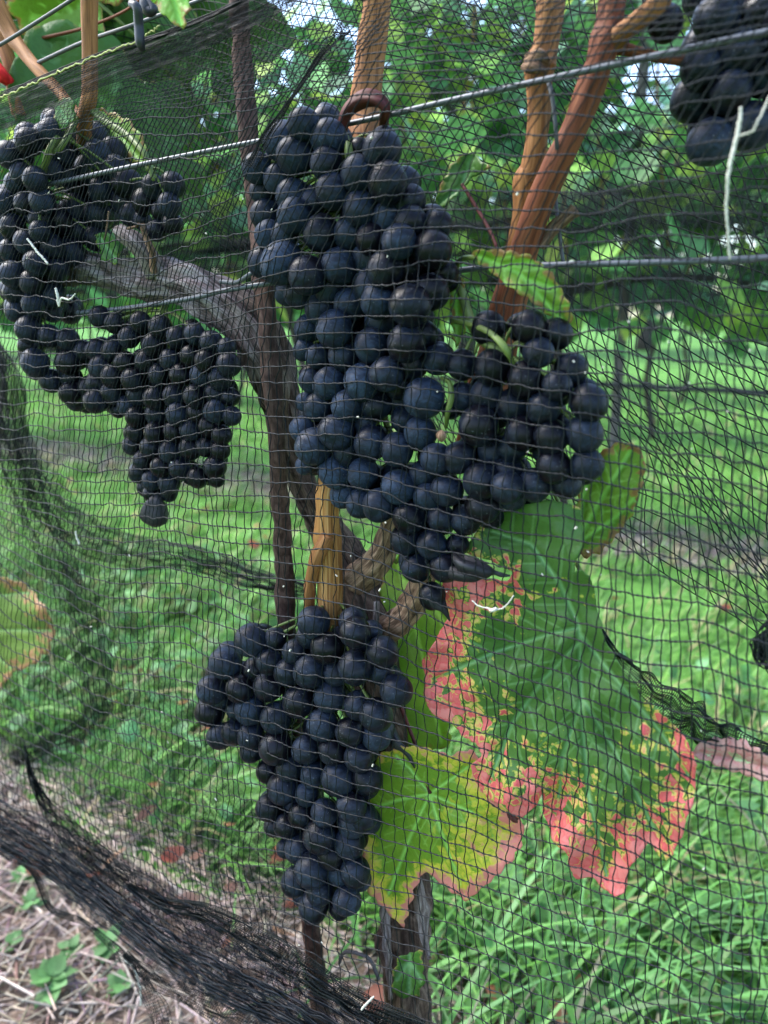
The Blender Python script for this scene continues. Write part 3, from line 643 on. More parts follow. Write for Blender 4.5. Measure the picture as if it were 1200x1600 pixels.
wire('thin dark wire in the top left corner', [(-60, 100, 2.8, -.02), (0, 70, 2.8, -.02), (60, 33, 2.8, -.02), (130, -12, 2.8, -.02), (180, -45, 2.8, -.02)], M_WIRED)
wire('grey wire under the net edge at the top left', [(60, 98, 3, .012), (130, 66, 3, .01), (200, 42, 3, .0), (260, 20, 3, .0), (330, -6, 3, .0), (400, -30, 3, 0)], M_WIRED)
wire('thin dark tie hanging down the straight tan cane', [(855, 120, 4, -.012), (864, 160, 3.6, -.014), (870, 230, 3.2, -.012), (868, 300, 3, .012), (872, 350, 3, .012), (880, 410, 3, .012)], M_WIRED, name='tie_wire')

# ------------------------------------------------------------------ grape bunches
def grape_mesh(seed):
    g_ = np.random.default_rng(seed); nu, nv = 26, 15
    vs = [(0, 0, 1.0)]
    for i in range(1, nv):
        for j in range(nu):
            a = math.pi * i / nv; b_ = 2 * math.pi * j / nu; vs.append((math.sin(a) * math.cos(b_), math.sin(a) * math.sin(b_), math.cos(a)))
    vs.append((0, 0, -1.0)); vs = np.array(vs)
    nz = np.array([mnoise.noise(Vector(v_ * 1.1) + Vector((seed * 5.1, 0, 0))) for v_ in vs])
    vs = vs * (1 + .045 * nz[:, None]); vs[:, 2] *= g_.uniform(1.0, 1.08)
    # small dimple with the dried style scar at the bottom, stalk scar on top
    vs[-1] *= .97; vs[0] *= .93
    f = []
    for j in range(nu): f.append((0, 1 + j, 1 + (j + 1) % nu))
    for i in range(nv - 2):
        for j in range(nu):
            a = 1 + i * nu + j; b_ = 1 + i * nu + (j + 1) % nu; f.append((a, a + nu, b_ + nu, b_))
    l = len(vs) - 1; k = 1 + (nv - 2) * nu
    for j in range(nu): f.append((l, k + (j + 1) % nu, k + j))
    me = bpy.data.meshes.new('grape'); me.from_pydata((vs * .009).tolist(), [], f); me.polygons.foreach_set('use_smooth', np.ones(len(f), bool))
    me.materials.append(M_GRAPE); me.update(); return me
GM = [grape_mesh(k) for k in range(6)]
ALLG = []      # centre, radius of every grape, for the net that lies on them
def bunch(label, data, base, Rpx, bloom, stalk, tint=0.5, shadef=None, seed=1, thick=1.0):
    g_ = np.random.default_rng(seed)
    d = np.array([(x, y, r * 1.09, b_) for x, y, r, b_ in [(t + (0,))[:4] for t in data]], float)
    x0, y0 = d[:, 0].min() - 60, d[:, 1].min() - 60
    gx_, gy_ = np.meshgrid(np.arange(x0, d[:, 0].max() + 60, 5), np.arange(y0, d[:, 1].max() + 60, 5)); G = np.c_[gx_.ravel(), gy_.ravel()]
    m = (np.hypot(G[:, None, 0] - d[None, :, 0], G[:, None, 1] - d[None, :, 1]) < d[None, :, 2] + 3).any(1); out = G[~m]
    de = np.array([np.hypot(out[:, 0] - x, out[:, 1] - y).min() for x, y in d[:, :2]])
    q = np.clip(de / Rpx, 0, 1); bul = Rpx * np.sqrt(1 - (1 - q) ** 2)
    bs = np.array([base(x, y) if callable(base) else base for x, y in d[:, :2]])
    sc0 = depth(d[:, 0], d[:, 1], bs) / F
    off = bs - (bul - 20) * sc0 + d[:, 3] * d[:, 2] * .95 * sc0
    C = P(d[:, 0], d[:, 1], off); sc = depth(d[:, 0], d[:, 1], off) / F; r = d[:, 2] * sc
    # berries inside the bunch, behind the seen ones
    rm = float(np.median(d[:, 2]))
    for lay, (spc, dz_) in enumerate(((1.42, .55), (1.75, 2.1))) if thick else ():
        hx, hy = np.meshgrid(np.arange(d[:, 0].min(), d[:, 0].max(), rm * spc), np.arange(d[:, 1].min(), d[:, 1].max(), rm * spc * .87)); hx[1::2] += rm * spc / 2
        H = np.c_[hx.ravel(), hy.ravel()] + g_.normal(0, rm * .12, (hx.size, 2))
        dh = np.array([np.hypot(out[:, 0] - a_, out[:, 1] - b_).min() for a_, b_ in H]); H = H[dh > rm * (.62 + .6 * lay)]
        if len(C) + len(H) > 288: H = H[g_.permutation(len(H))[:288 - len(C)]]
        bb_ = np.array([base(x, y) if callable(base) else base for x, y in H]); rr = rm * g_.uniform(.85, 1.0, len(H)); k_ = depth(H[:, 0], H[:, 1], bb_) / F
        oo = bb_ + dz_ * rm * k_; C = np.r_[C, P(H[:, 0], H[:, 1], oo)]; r = np.r_[r, rr * k_]
    nf = len(d); rays = C - CAM; rays /= np.linalg.norm(rays, axis=1)[:, None]
    for it in range(70):
        dv = C[:, None] - C[None]; L = np.linalg.norm(dv, axis=2) + np.eye(len(C)); ov = (r[:, None] + r[None]) * .86 - L
        ov[ov < 0] = 0; np.fill_diagonal(ov, 0)
        dirs = dv / L[..., None]
        push = (dirs * ov[..., None]).sum(1) * .35
        along = (push * rays).sum(1)[:, None] * rays
        lat = push - along
        # depth direction resolves most of the overlap: drop-in seen place stays put
        dz = (dv * rays[:, None]).sum(2); sg = np.sign(dz + 1e-9); wdep = (ov * sg).sum(1) * .16
        fr = (np.arange(len(C)) < nf)[:, None]; C = C + along * np.where(fr, .5, 1.0) + lat * np.where(fr, .04, .25) + rays * wdep[:, None] * np.where(fr, .6, 1.4)
        C[:nf] = C[:nf] * .985 + (P(d[:, 0], d[:, 1], off)) * .015
    zz_ = (C - CAM) @ FWD; qx = 600 + F * ((C - CAM) @ RGT) / zz_; qy = 800 - F * ((C - CAM) @ UPV) / zz_
    inn = np.array([np.hypot(out[:, 0] - a_, out[:, 1] - b_).min() for a_, b_ in zip(qx, qy)]) > r / zz_ * F * .7
    inn &= (np.hypot(qx[:, None] - d[None, :, 0], qy[:, None] - d[None, :, 1]) < d[None, :, 2] + 3).any(1)
    inn[:nf] = True; C = C[inn][:290]; r = r[inn][:290]
    sx = spline(stalk, 40); top = P(sx[:, 0], sx[:, 1], sx[:, 2] if sx.shape[1] > 2 else np.full(40, 0.))
    root = empty('grape_bunch', tuple(top[0]), label, 'grapes', 'bunches of black grapes under the net')
    b = MB(); b.add(*tube(top, np.linspace(.0024, .0012, 40), 8, True, .12, seed))
    bp = MB()
    for i in range(len(C)):
        o = bpy.data.objects.new('grape', GM[int(g_.integers(0, 6))]); COL.objects.link(o); o.parent = root
        o.location = Vector(C[i]) - root.location; k = r[i] / .009
        # stalk end of the grape points to the bunch's axis
        j = np.argmin(np.linalg.norm(top - (C[i] + np.array([0, 0, r[i] * 1.2])), axis=1)); ax = Vector(top[j] - C[i]) + Vector((0, 0, .012)); ax.normalize()
        o.scale = (k * g_.uniform(.97, 1.03), k * g_.uniform(.97, 1.03), k)
        o.rotation_euler = (ax.to_track_quat('Z', 'Y') @ Matrix.Rotation(g_.uniform(0, 6.28), 4, 'Z').to_quaternion()).to_euler()
        px = d[min(i, nf - 1), 0]; py = d[min(i, nf - 1), 1]
        bl = (bloom(px, py) if callable(bloom) else bloom) + g_.normal(0, .15)
        o.color = (max(0, min(1, bl)), tint, 0, 1)
        ALLG.append((C[i], r[i]))
        s0 = C[i] + np.array(ax) * r[i] * .9; s1 = top[j]; mid = (s0 + s1) / 2 + np.array([0, 0, .002])
        if np.linalg.norm(s1 - s0) < .05: bp.add(*tube(spline([s0, mid, s1], 5), [.0011, .0008, .0007, .0008, .0011], 5, False))
    link('stalk', b.build('stalk', M_STEM), root)
    if bp.n: link('pedicels', bp.build('pedicels', M_STEM), root, kind='stuff')
    return root

CC = [(476,197,23),(507,190,20,1),(513,218,27),(443,222,28,.8),(462,241,27),(403,263,22),(510,255,23),(560,272,27,-.2),(562,233,16,1),(597,234,28),(607,286,29),(632,286,22,1),(638,312,23,1),(519,297,25),(435,280,22,.8),(410,300,18,1),(459,306,25),(416,336,22,1),(461,337,26),(564,327,26),(490,314,20,1),(502,364,26,-.2),(547,365,25),(422,366,22,.6),(445,368,20,.5),(580,374,23,.3),(604,340,23,1),(641,346,23),(683,351,22,.8),(624,377,25),(676,390,28,-.2),(694,428,20,1),(440,411,31,-.2),(411,410,22,1),(482,431,27,-.2),(532,416,27),(573,405,24,1),(604,422,27),(635,419,24,.8),(672,456,27,.3),(642,476,30,-.2),(590,470,25),(547,476,24,.5),(502,479,24,.8),(513,448,24,1),(451,456,20,1),(468,459,22,.8),(578,445,25,1),
 (523,515,27,-.1),(482,512,20,.8),(580,540,25),(635,537,28),(595,502,24,1),(660,522,22,1),(475,547,16,1),(497,557,18,.7),(537,555,23,.4),(640,572,24,1),(605,585,25,.3),(685,562,23,.5),(486,595,18,.8),(514,599,24),(565,597,27,-.2),(625,600,23,1),(662,622,30,-.2),(497,635,21,.3),(477,628,14,1),(542,635,23,.2),(590,632,23,.2),(620,622,20,1),(630,655,18,.8),(657,676,24),(472,670,19,.5),(490,697,27,-.3),(526,675,26,-.2),(570,660,18,.9),(580,692,25,-.2),(620,702,25,-.1),(542,707,20,.8),(682,717,24,-.4),(525,737,25),(567,740,23,.2),(477,727,14,1),(537,772,20,.6),(622,761,25),(565,786,22,.6),(593,789,25,-.2),(661,741,20,.8),(667,775,20,.4),(698,766,24),(639,809,24),(634,843,23,.1),(688,809,21,.2),(675,851,22,-.1),(715,851,17,.5),(650,888,21,.1),(695,887,22,-.2),(675,931,20,0)]
DD = [(763,513,25,.4),(828,511,25),(867,522,24,.7),(841,550,22,-.2),(891,578,24,.4),(722,570,22,.2),(769,574,26),(821,593,27,-.2),(871,602,22),(761,617,25,.3),(722,620,20,1),(920,630,27),(849,639,24,-.2),(800,635,24,.7),(913,678,27,.1),(860,682,26,-.1),(815,678,24,.4),(917,726,24,.3),(865,728,25,.1),(884,754,23,.6),(834,758,25,.2),(754,752,27),(793,737,24,.8),(717,715,24,0),(772,706,24,.9),(800,773,22,.8),(754,791,26,.2),(800,700,22,1),(748,665,29,-.4),(792,761,24,.7),(727,812,22,.9),(706,640,14,1)]
EE = [(490,972,24),(483,993,18,1),(552,972,21,.7),(555,988,23,-.2),(580,985,16,1),(393,1000,24),(430,998,17,.8),(352,1036,23),(398,1046,18,.9),(372,1108,17,.9),(345,1092,16,1.1),(421,1034,19,.1),(462,1018,19,.5),(511,1012,24),(598,1019,24),(450,1050,20,.2),(484,1049,24,-.1),(555,1043,25,-.1),(525,1050,20,.7),(595,1048,20,1),(619,1079,24),(331,1078,22),(375,1076,21),(420,1072,22,.3),(329,1111,22,.2),(391,1108,22,.1),(467,1096,23),(516,1087,24,.1),(561,1102,22,.4),(588,1117,24,-.1),(432,1121,23),(345,1150,20,.2),(366,1144,19,.1),(393,1150,20,.1),(393,1174,17,.8),(504,1132,23,-.1),(546,1144,21,-.1),(588,1150,21,.8),(432,1168,25,-.1),(478,1171,21,0),(520,1172,21,.1),(561,1183,22,.1),(420,1204,18,.8),(453,1198,20,.3),(489,1210,19,.2),(529,1216,25,-.2),(573,1216,23,.5),(442,1231,23,-.1),(480,1240,18,.1),(421,1261,20,.2),(471,1273,20),(507,1270,20,-.1),(550,1261,22,.2),(567,1276,19,.8),(430,1290,16,.8),(447,1290,18,.2),(500,1306,24,-.2),(545,1315,23,.4),(520,1335,22,0),(467,1325,21,.3),(448,1325,15,.9),(487,1360,24,-.1),(462,1377,21,.3),(530,1360,20,.8),(555,1362,22,.3),(500,1390,21,.1),(542,1407,21,0),(490,1417,22,-.1),(530,1420,15,.8),(552,1285,22,.4)]
AA = [(85,188,14,.6),(80,205,18),(45,222,20),(15,243,19),(32,245,18,.9),(125,222,20),(150,217,20,.7),(175,238,20,.7),(98,242,17),(155,243,20),(32,270,15),(55,280,17,-.3),(82,265,15),(102,272,18,-.1),(25,285,15),(140,265,20,.2),(180,265,20,.2),(200,285,20),(120,300,20,.2),(160,300,20),(8,315,18),(40,318,16),(65,315,18,.8),(20,355,18),(120,328,22),(92,345,18,.1),(155,335,20),(195,315,20,.2),(62,362,15),(40,378,17),(17,392,17),(82,385,17),(120,360,20),(150,372,18),(110,392,20,.2),(57,412,18),(22,430,19),(85,420,20,.2),(115,417,20,.8),(50,442,18,.2),(2,405,16,.2),(25,455,18,.2),(52,475,17),(27,485,16,.2),(80,460,20,.9),(107,487,17,.4),(82,487,15,1),(45,515,19),(77,525,17),(45,540,15,.8),(55,567,20),(80,595,17),(62,340,16,.8),(5,340,16,.6),(5,372,16,.6)]
A2 = [(240,292,17),(270,290,18,.2),(265,320,17),(270,350,15,.3),(245,360,16,.1),(225,315,18,.2),(222,345,14,.6),(252,330,15,.8),(205,335,17,.7),(190,290,15,.8)]
BB = [(107,530,16),(107,565,19),(112,590,16,.8),(112,615,17),(120,627,15,.3),(150,625,18),(142,605,18,.4),(157,495,16,.5),(152,548,17),(176,548,16,.3),(132,548,15,.7),(219,503,15),(250,511,17),(202,527,16),(240,538,17,-.1),(277,527,16),(304,522,16),(330,535,17),(354,543,14,.3),(357,570,18),(322,564,17),(298,556,16,.2),(266,562,16),(229,564,17,.1),(197,567,17),(157,573,17),(176,588,17,.1),(208,594,17),(250,586,17,.2),(282,586,17),(314,586,17,.2),(344,591,17),(152,600,17,.8),(176,613,17),(200,634,16),(216,615,17,.2),(242,623,17),(272,620,17,.1),(304,620,17),(336,615,17,.2),(360,620,14,.6),(362,650,14),(336,642,17),(309,644,17,.2),(277,647,17),(245,647,17,.2),(213,652,16),(213,674,15),(242,676,16),(272,674,16,.2),(298,671,16),(328,666,17,.1),(346,679,15),(208,695,15,.2),(237,698,17),(266,706,17,.1),(298,700,17),(322,698,15,.2),(344,703,15),(218,738,16),(224,719,15,.3),(253,730,16),(282,732,17),(309,746,16),(336,730,17),(338,748,13,.4),(237,751,15,.2),(264,754,16),(237,770,13),(264,770,13,.3),(180,505,15,.6),(185,640,12,1)]
FF = [(1120,30,32),(1152,15,33,.5),(1188,20,27,.2),(1100,75,31,.3),(1095,108,28,-.1),(1160,85,32,.1),(1196,65,28,.4),(1082,157,29,.1),(1143,142,29),(1190,118,28,.3),(1110,222,32,-.1),(1108,200,30,.3),(1173,198,33),(1225,150,28),(1230,90,28),(1105,-15,28,.6),(1150,-40,30,.3),(1195,-30,28),(1225,30,28),(1230,210,26,.4)]
BC = bunch('largest bunch, bloom covered blue black grapes hanging long below the looped tendril', CC, -.026, 55, lambda x, y: .62 - (x - 480) / 520 + (.12 if 560 < y < 780 else -.08), [(545, 225, -.02), (548, 262, -.014), (560, 400, -.012), (590, 600, -.012), (640, 800, -.012), (668, 900, -.018)], .25, seed=1)
BD = bunch('broad right shoulder bunch spreading from the green stem beside the largest bunch', DD, -.028, 50, .30, [(712, 430, -.005), (745, 520, -.03), (790, 560, -.036), (800, 640, -.014), (790, 740, -.014), (750, 800, -.014)], .45, seed=2)
bunch('lower middle bunch of separate dark grapes ending in a narrow tip', EE, -.026, 50, .36, [(520, 940, -.01), (525, 1000, -.014), (500, 1100, -.014), (500, 1250, -.014), (505, 1380, -.016)], .6, seed=3)
bunch('bunch at the far left crossed by the upper wire', AA, lambda x, y: -.022 + .040 * min(1, max(0, (x - 70) / 50)), 42, .34, [(118, 190, .0), (75, 240, -.03), (60, 330, -.012), (60, 450, -.012), (68, 560, -.012)], .5, seed=4)
bunch('small side cluster of dark grapes over the old spur at the left', A2, .005, 40, .2, [(232, 262, -.01), (240, 275, .0), (248, 345, .005)], .5, seed=5, thick=0)
bunch('wide bunch hanging under the old arm with one shrivelled grape at its tip', BB, -.012, 44, .22, [(255, 478, -.005), (265, 560, .0), (262, 680, .0), (250, 760, -.006), (244, 795, -.010)], .5, seed=6)
bunch('bunch in the top right corner with the largest looking grapes', FF, .026, 60, .34, [(1060, 92, .01), (1130, 90, .024), (1150, 150, .028), (1150, 215, .02)], .4, seed=7)
bunch('single dark grape under the forked cane at the top right', [(1040, 37, 24)], .004, 30, .12, [(1020, 5, -.004), (1032, 14, .0), (1040, 20, .0)], .4, seed=8, thick=0)

def dried(name, label, pts, cat='dried grape', mat=M_RAISIN, wob=.25, seed=1):
    p, r = row_path(pts, 24); b = MB(); b.add(*tube(p, r, 14, True, wob, seed)); return tag(link(name, b.build(name, mat)), label, cat)
dried('dried_grape', 'black pointed raisin sticking out to the right under the big bunch', [(714, 866, 4, -.038), (724, 874, 9, -.041), (744, 882, 10, -.041), (762, 890, 8, -.04), (772, 893, 3, -.038), (784, 897, 3, -.037), (797, 899, 1.2, -.036)], seed=3, wob=.6)
dried('dried_grape', 'black folded raisin skin below the pointed raisin', [(700, 893, 8, -.04), (720, 898, 9, -.042), (742, 901, 7, -.042), (752, 903, 2, -.042)], seed=4)
dried('dried_grape', 'shrunken tail of the lowest grape beside the red blotched leaf', [(676, 925, 15, -.036), (684, 940, 12, -.036), (694, 952, 5, -.036), (703, 970, 1.2, -.034)], seed=5)
dried('dried_grape', 'squat shrivelled grape at the very tip of the bunch under the arm', [(246, 772, 5, -.018), (244, 782, 11, -.022), (243, 793, 17, -.022), (242, 804, 19, -.022), (242, 814, 16, -.022), (242, 821, 8, -.022)], seed=6, wob=.12)
dried('dried_leaf', 'black withered leaf scrap hanging beside the lower bunch', [(612, 1140, 6, -.012), (618, 1160, 9, -.014), (630, 1170, 5, -.014), (640, 1182, 3, -.014), (648, 1200, 1, -.014)], 'leaf', seed=7)
dried('dried_leaf', 'small purple brown withered scrap between the two coloured leaves', [(795, 1262, 4, -.02), (800, 1275, 7, -.022), (808, 1282, 3, -.02)], 'leaf', M_REDSTEM, .3, 8)
b = MB(); p, r = row_path([(690, 672, 2, -.05), (690, 678, 8, -.05), (690, 684, 8, -.05), (690, 690, 3, -.05)], 12); b.add(*tube(p, r, 10, True, .15, 2)); tag(link('dried_grape', b.build('dried_berry', M_SPUR)), 'tiny brown undeveloped grape in the middle of the big bunch', 'dried grape')
# bare green stem joints
for host, pts in [(BC, [(545, 225, 6, -.034), (547, 240, 7, -.036), (549, 252, 6, -.034)]),
                 (BD, [(708, 500, 4.5, -.022), (740, 508, 4.5, -.036), (768, 522, 4.5, -.044), (790, 545, 6, -.046), (803, 572, 3, -.04)]),
                 (BD, [(690, 590, 3, -.034), (703, 598, 3.5, -.038), (706, 620, 4.5, -.040), (700, 645, 4, -.040), (697, 668, 2.5, -.034)])]:
    p, r = row_path(pts, 24); b = MB(); b.add(*tube(p, r, 10, True, .16, 3)); link('side_stem', b.build('side_stem', M_STEM), host)

# ------------------------------------------------------------------ bird net
# how far towards the camera things reach, as an offset field over the photo (10 px cells)
CW = 10; W_, H_ = 150, 190; X0, Y0 = -150, -150
fld = np.full((H_, W_), -.046)
gxx, gyy = np.meshgrid(X0 + np.arange(W_) * CW, Y0 + np.arange(H_) * CW)
gy_n = ray(gxx, gyy) @ N
for c, r_ in ALLG:
    q = c - CAM; z = q @ FWD; px = 600 + F * (q @ RGT) / z; py = 800 - F * (q @ UPV) / z; pr = F * r_ / z
    of = q @ N - D0
    m = np.hypot(gxx - px, gyy - py); val = of - r_ * np.sqrt(np.clip(1 - (m / (pr * 1.25)) ** 2, 0, 1)) - .0022
    fld = np.where(m < pr * 1.2, np.minimum(fld, val), fld)
for k in range(3):
    f2 = fld.copy()
    acc = np.zeros_like(fld); wt = 0
    for dy in (-1, 0, 1):
        for dx in (-1, 0, 1):
            acc += np.roll(np.roll(fld, dy, 0), dx, 1); wt += 1
    fld = np.minimum(acc / wt, fld + .0006)
def field_off(x, y):
    u = np.clip((x - X0) / CW, 0, W_ - 1.001); v_ = np.clip((y - Y0) / CW, 0, H_ - 1.001); i = u.astype(int); j = v_.astype(int); a = u - i; b_ = v_ - j
    return fld[j, i] * (1 - a) * (1 - b_) + fld[j, i + 1] * a * (1 - b_) + fld[j + 1, i] * (1 - a) * b_ + fld[j + 1, i + 1] * a * b_

HX = np.array([-80, 0, 100, 200, 300, 400, 600, 800, 1000, 1200, 1280.])
HK = {0: [178, 150, 113, 82, 48, 8, -62, -120, -150, -160, -165], 22: [225, 215, 200, 184, 168, 150, 130, 112, 92, 62, 50],
      26: [312, 305, 304, 300, 276, 250, 228, 212, 200, 172, 162], 33: [486, 488, 493, 482, 463, 440, 418, 414, 414, 412, 412],
      40: [622, 628, 630, 627, 612, 592, 612, 640, 665, 695, 705], 46: [720, 735, 750, 757, 753, 752, 782, 822, 862, 900, 915],
      56: [825, 868, 915, 953, 975, 1000, 1048, 1100, 1172, 1245, 1270], 68: [1085, 1130, 1190, 1240, 1278, 1306, 1362, 1425, 1500, 1572, 1600],
      76: [1215, 1262, 1325, 1392, 1447, 1490, 1560, 1640, 1722, 1800, 1830], 82: [1270, 1310, 1385, 1450, 1515, 1575, 1700, 1790, 1880, 1960, 1990]}
VY = np.array([-170, -60, 100, 200, 300, 400, 500, 600, 700, 800, 1000, 1200, 1400, 1650, 1990.])
VK = {0: [190, 130, 60, 20, -20, -60, -85, -95, -100, -105, -105, -95, -70, -45, -40], 40: [440, 380, 300, 258, 222, 197, 178, 165, 160, 155, 152, 165, 200, 262, 300],
      68: [690, 640, 550, 495, 448, 412, 394, 388, 386, 386, 385, 388, 398, 425, 450], 95: [1110, 1060, 965, 905, 855, 824, 805, 800, 797, 795, 795, 798, 804, 820, 835],
      125: [1600, 1540, 1430, 1370, 1318, 1286, 1266, 1260, 1256, 1254, 1250, 1250, 1252, 1262, 1270]}
def family(K, st, n):
    ks = sorted(K); T = np.array([K[k] for k in ks], float)
    idx = np.arange(n); out = np.empty((n, len(st)))
    # monotone-ish smooth interpolation across keys
    for c in range(len(st)):
        y = T[:, c]; xk = np.array(ks, float); m_ = np.gradient(y, xk)
        dlt = np.diff(y) / np.diff(xk)
        for i in range(1, len(xk) - 1): m_[i] = 2 * dlt[i - 1] * dlt[i] / (dlt[i - 1] + dlt[i] + 1e-9) if dlt[i - 1] * dlt[i] > 0 else 0
        m_[0] = dlt[0]; m_[-1] = dlt[-1]
        j = np.clip(np.searchsorted(xk, idx, 'right') - 1, 0, len(xk) - 2); h = xk[j + 1] - xk[j]; t = (idx - xk[j]) / h
        out[:, c] = (2 * t**3 - 3 * t**2 + 1) * y[j] + (t**3 - 2 * t**2 + t) * h * m_[j] + (-2 * t**3 + 3 * t**2) * y[j + 1] + (t**3 - t**2) * h * m_[j + 1]
    return out
def cubic(st, tab, q):
    """Catmull-Rom over unevenly spaced stations; tab (n, k), q (n, m)"""
    m_ = np.gradient(tab, st, axis=1)
    j = np.clip(np.searchsorted(st, q, 'right') - 1, 0, len(st) - 2); h = st[j + 1] - st[j]; t = (q - st[j]) / h
    r_ = np.arange(tab.shape[0])[:, None]
    a, b_, ma, mb = tab[r_, j], tab[r_, j + 1], m_[r_, j], m_[r_, j + 1]
    return (2 * t**3 - 3 * t**2 + 1) * a + (t**3 - 2 * t**2 + t) * h * ma + (-2 * t**3 + 3 * t**2) * b_ + (t**3 - t**2) * h * mb
def smooth_noise(shape, cells, seed):
    g_ = np.random.default_rng(seed); a = g_.normal(0, 1, (cells[0] + 3, cells[1] + 3))
    u = np.linspace(0, cells[0], shape[0]); v_ = np.linspace(0, cells[1], shape[1]); i = u.astype(int); j = v_.astype(int); fu = u - i; fv = v_ - j
    fu = fu * fu * (3 - 2 * fu); fv = fv * fv * (3 - 2 * fv)
    A = a[np.ix_(i, j)]; B = a[np.ix_(i + 1, j)]; Cc = a[np.ix_(i, j + 1)]; Dd = a[np.ix_(i + 1, j + 1)]
    return (A * (1 - fu)[:, None] + B * fu[:, None]) * (1 - fv)[None] + (Cc * (1 - fu)[:, None] + Dd * fu[:, None]) * fv[None]
NH, NV = 83, 126
Hf = family(HK, HX, NH); Vf = family(VK, VY, NV)
nx_ = np.tile(np.linspace(0, 1200, NV), (NH, 1)); ny_ = np.zeros((NH, NV))
for it in range(12):
    ny_ = cubic(HX, Hf, np.clip(nx_, -80, 1280)); nx_ = cubic(VY, Vf, np.clip(ny_, -170, 1990).T).T
sx_ = np.abs(np.gradient(nx_, axis=1)); sy_ = np.abs(np.gradient(ny_, axis=0))
g_ = np.random.default_rng(3)
nx_ += sx_ * (.55 * smooth_noise((NH, NV), (20, 30), 1) + .16 * g_.normal(0, 1, (NH, NV)) + .9 * smooth_noise((NH, NV), (9, 12), 5)) * .75
ny_ += sy_ * (.22 * smooth_noise((NH, NV), (30, 26), 2) + .055 * g_.normal(0, 1, (NH, NV)) + .40 * smooth_noise((NH, NV), (10, 14), 6)) * .62
no_ = field_off(nx_, ny_) - .0015 + .0012 * smooth_noise((NH, NV), (16, 20), 7)
# loose swelling of the net where nothing pushes it out
def strands(nx_, ny_, no_, rh, rv, sub=4, seed=0, twist=True):
    g_ = np.random.default_rng(seed); nh, nv = nx_.shape
    hb, vb = MB(), MB()
    for i in range(nh):
        pts = np.c_[nx_[i], ny_[i], no_[i]]; s = spline(pts, (nv - 1) * sub + 1)
        # cords hang a little between the knots
        u = (np.arange(len(s)) % sub) / sub; s[:, 1] += np.sin(np.pi * u) * np.interp(np.arange(len(s)) / sub, np.arange(nv), g_.normal(.4, .9, nv))
        p = P(s[:, 0], s[:, 1], s[:, 2]); dd = depth(s[:, 0], s[:, 1], s[:, 2]) / F * 0 + 1
        tt_ = np.interp(np.arange(len(s)) / sub, np.arange(nv), np.clip(gapy[i] / 13, .32, 1)); rr = rh * tt_ * (1 + (.38 * np.where(np.arange(len(s)) % 2 == 0, 1, -1) if twist else 0)) * dd
        hb.add(*tube(p, rr, 4, False))
    for j in range(nv):
        pts = np.c_[nx_[:, j], ny_[:, j], no_[:, j]]; s = spline(pts, (nh - 1) * sub + 1)
        u = (np.arange(len(s)) % sub) / sub; s[:, 0] += np.sin(2 * np.pi * u) * .9
        p = P(s[:, 0], s[:, 1], s[:, 2]); vb.add(*tube(p, rv * np.interp(np.arange(len(s)) / sub, np.arange(nh), np.clip(gapx[:, j] / 8, .4, 1) * np.clip(gapy[:, j] / 9, .4, 1)), 3, False))
    return hb, vb
gapx = np.abs(np.gradient(nx_, axis=1)); gapy = np.abs(np.gradient(ny_, axis=0))
hb, vb = strands(nx_, ny_, no_, .00039, .00033, 4, 4)
net = empty('bird_net', tuple(P(600, 800, -.05)), 'front layer of black bird netting stretched over the bunches', 'netting')
link('twisted_cords', hb.build('twisted_cords', M_CORDH), net, kind='stuff')
link('upright_cords', vb.build('upright_cords', M_CORD), net, kind='stuff')

# hem at the top left: dense woven edge with a yellow thread, and its clip
def ribbon_net(parent, name, path, width, across, along, r, off0, mat=M_CORD, seed=0, ruffle=.004, jitter=.25, taper=None):
    """gathered strip of net: many cords running along the path, crossed by short zigzag cords. path: x, y (photo), width px"""
    g_ = np.random.default_rng(seed); c = spline(path, along); t = np.gradient(c[:, :2], axis=0); t /= np.linalg.norm(t, axis=1)[:, None]; nm = np.c_[-t[:, 1], t[:, 0]]
    wd = spline(width, along)[:, 0] if np.ndim(width) else np.full(along, width)
    off_c = c[:, 2] if c.shape[1] > 2 else np.full(along, off0)
    sn = smooth_noise((across, along), (max(2, across // 3), max(3, along // 7)), seed); so = smooth_noise((across, along), (max(2, across // 2), max(3, along // 10)), seed + 1)
    b = MB(); grid = np.empty((across, along, 3))
    for i in range(across):
        f_ = (i / (across - 1) - .5); lat = (f_ + jitter * sn[i] / across * 2.2) * wd
        x = c[:, 0] + nm[:, 0] * lat; y = c[:, 1] + nm[:, 1] * lat; o = off_c + ruffle * so[i] + ruffle * .8 * math.sin(i * 1.7)
        grid[i] = np.c_[x, y, o]; b.add(*tube(P(x, y, o), r, 3, False))
    for k in range(0, along - 1):
        w0 = grid[:, k]; sh = grid[:, min(k + 1, along - 1)]
        z = w0 + (sh - w0) * (.5 + .5 * (np.arange(across) % 2))[:, None] * .8
        b.add(*tube(P(z[:, 0], z[:, 1], z[:, 2]), r, 3, False))
    return link(name, b.build(name, mat), parent, kind='stuff')
ribbon_net(net, 'woven_hem', [(-80, 205), (0, 180), (80, 146), (160, 112), (240, 84), (320, 52), (400, 14), (480, -30)], 44, 15, 330, .00015, -.055, M_CORD, 2, .001, .08)
ribbon_net(net, 'woven_hem', [(-80, 176), (0, 148), (80, 116), (160, 84), (240, 58), (320, 28), (400, -10)], 7, 5, 260, .00024, -.054, M_CORD, 3, .001, .1)
p, r = row_path([(-80, 178, 1.3, -.058), (0, 152, 1.3, -.058), (80, 117, 1.3, -.058), (160, 84, 1.3, -.058), (215, 62, 1.3, -.058), (250, 40, 1.3, -.058)], 120)
p += np.random.default_rng(1).normal(0, .00035, p.shape); b = MB(); b.add(*tube(p, r, 5, False)); link('yellow_thread', b.build('yellow_thread', M_YELLOW), net)
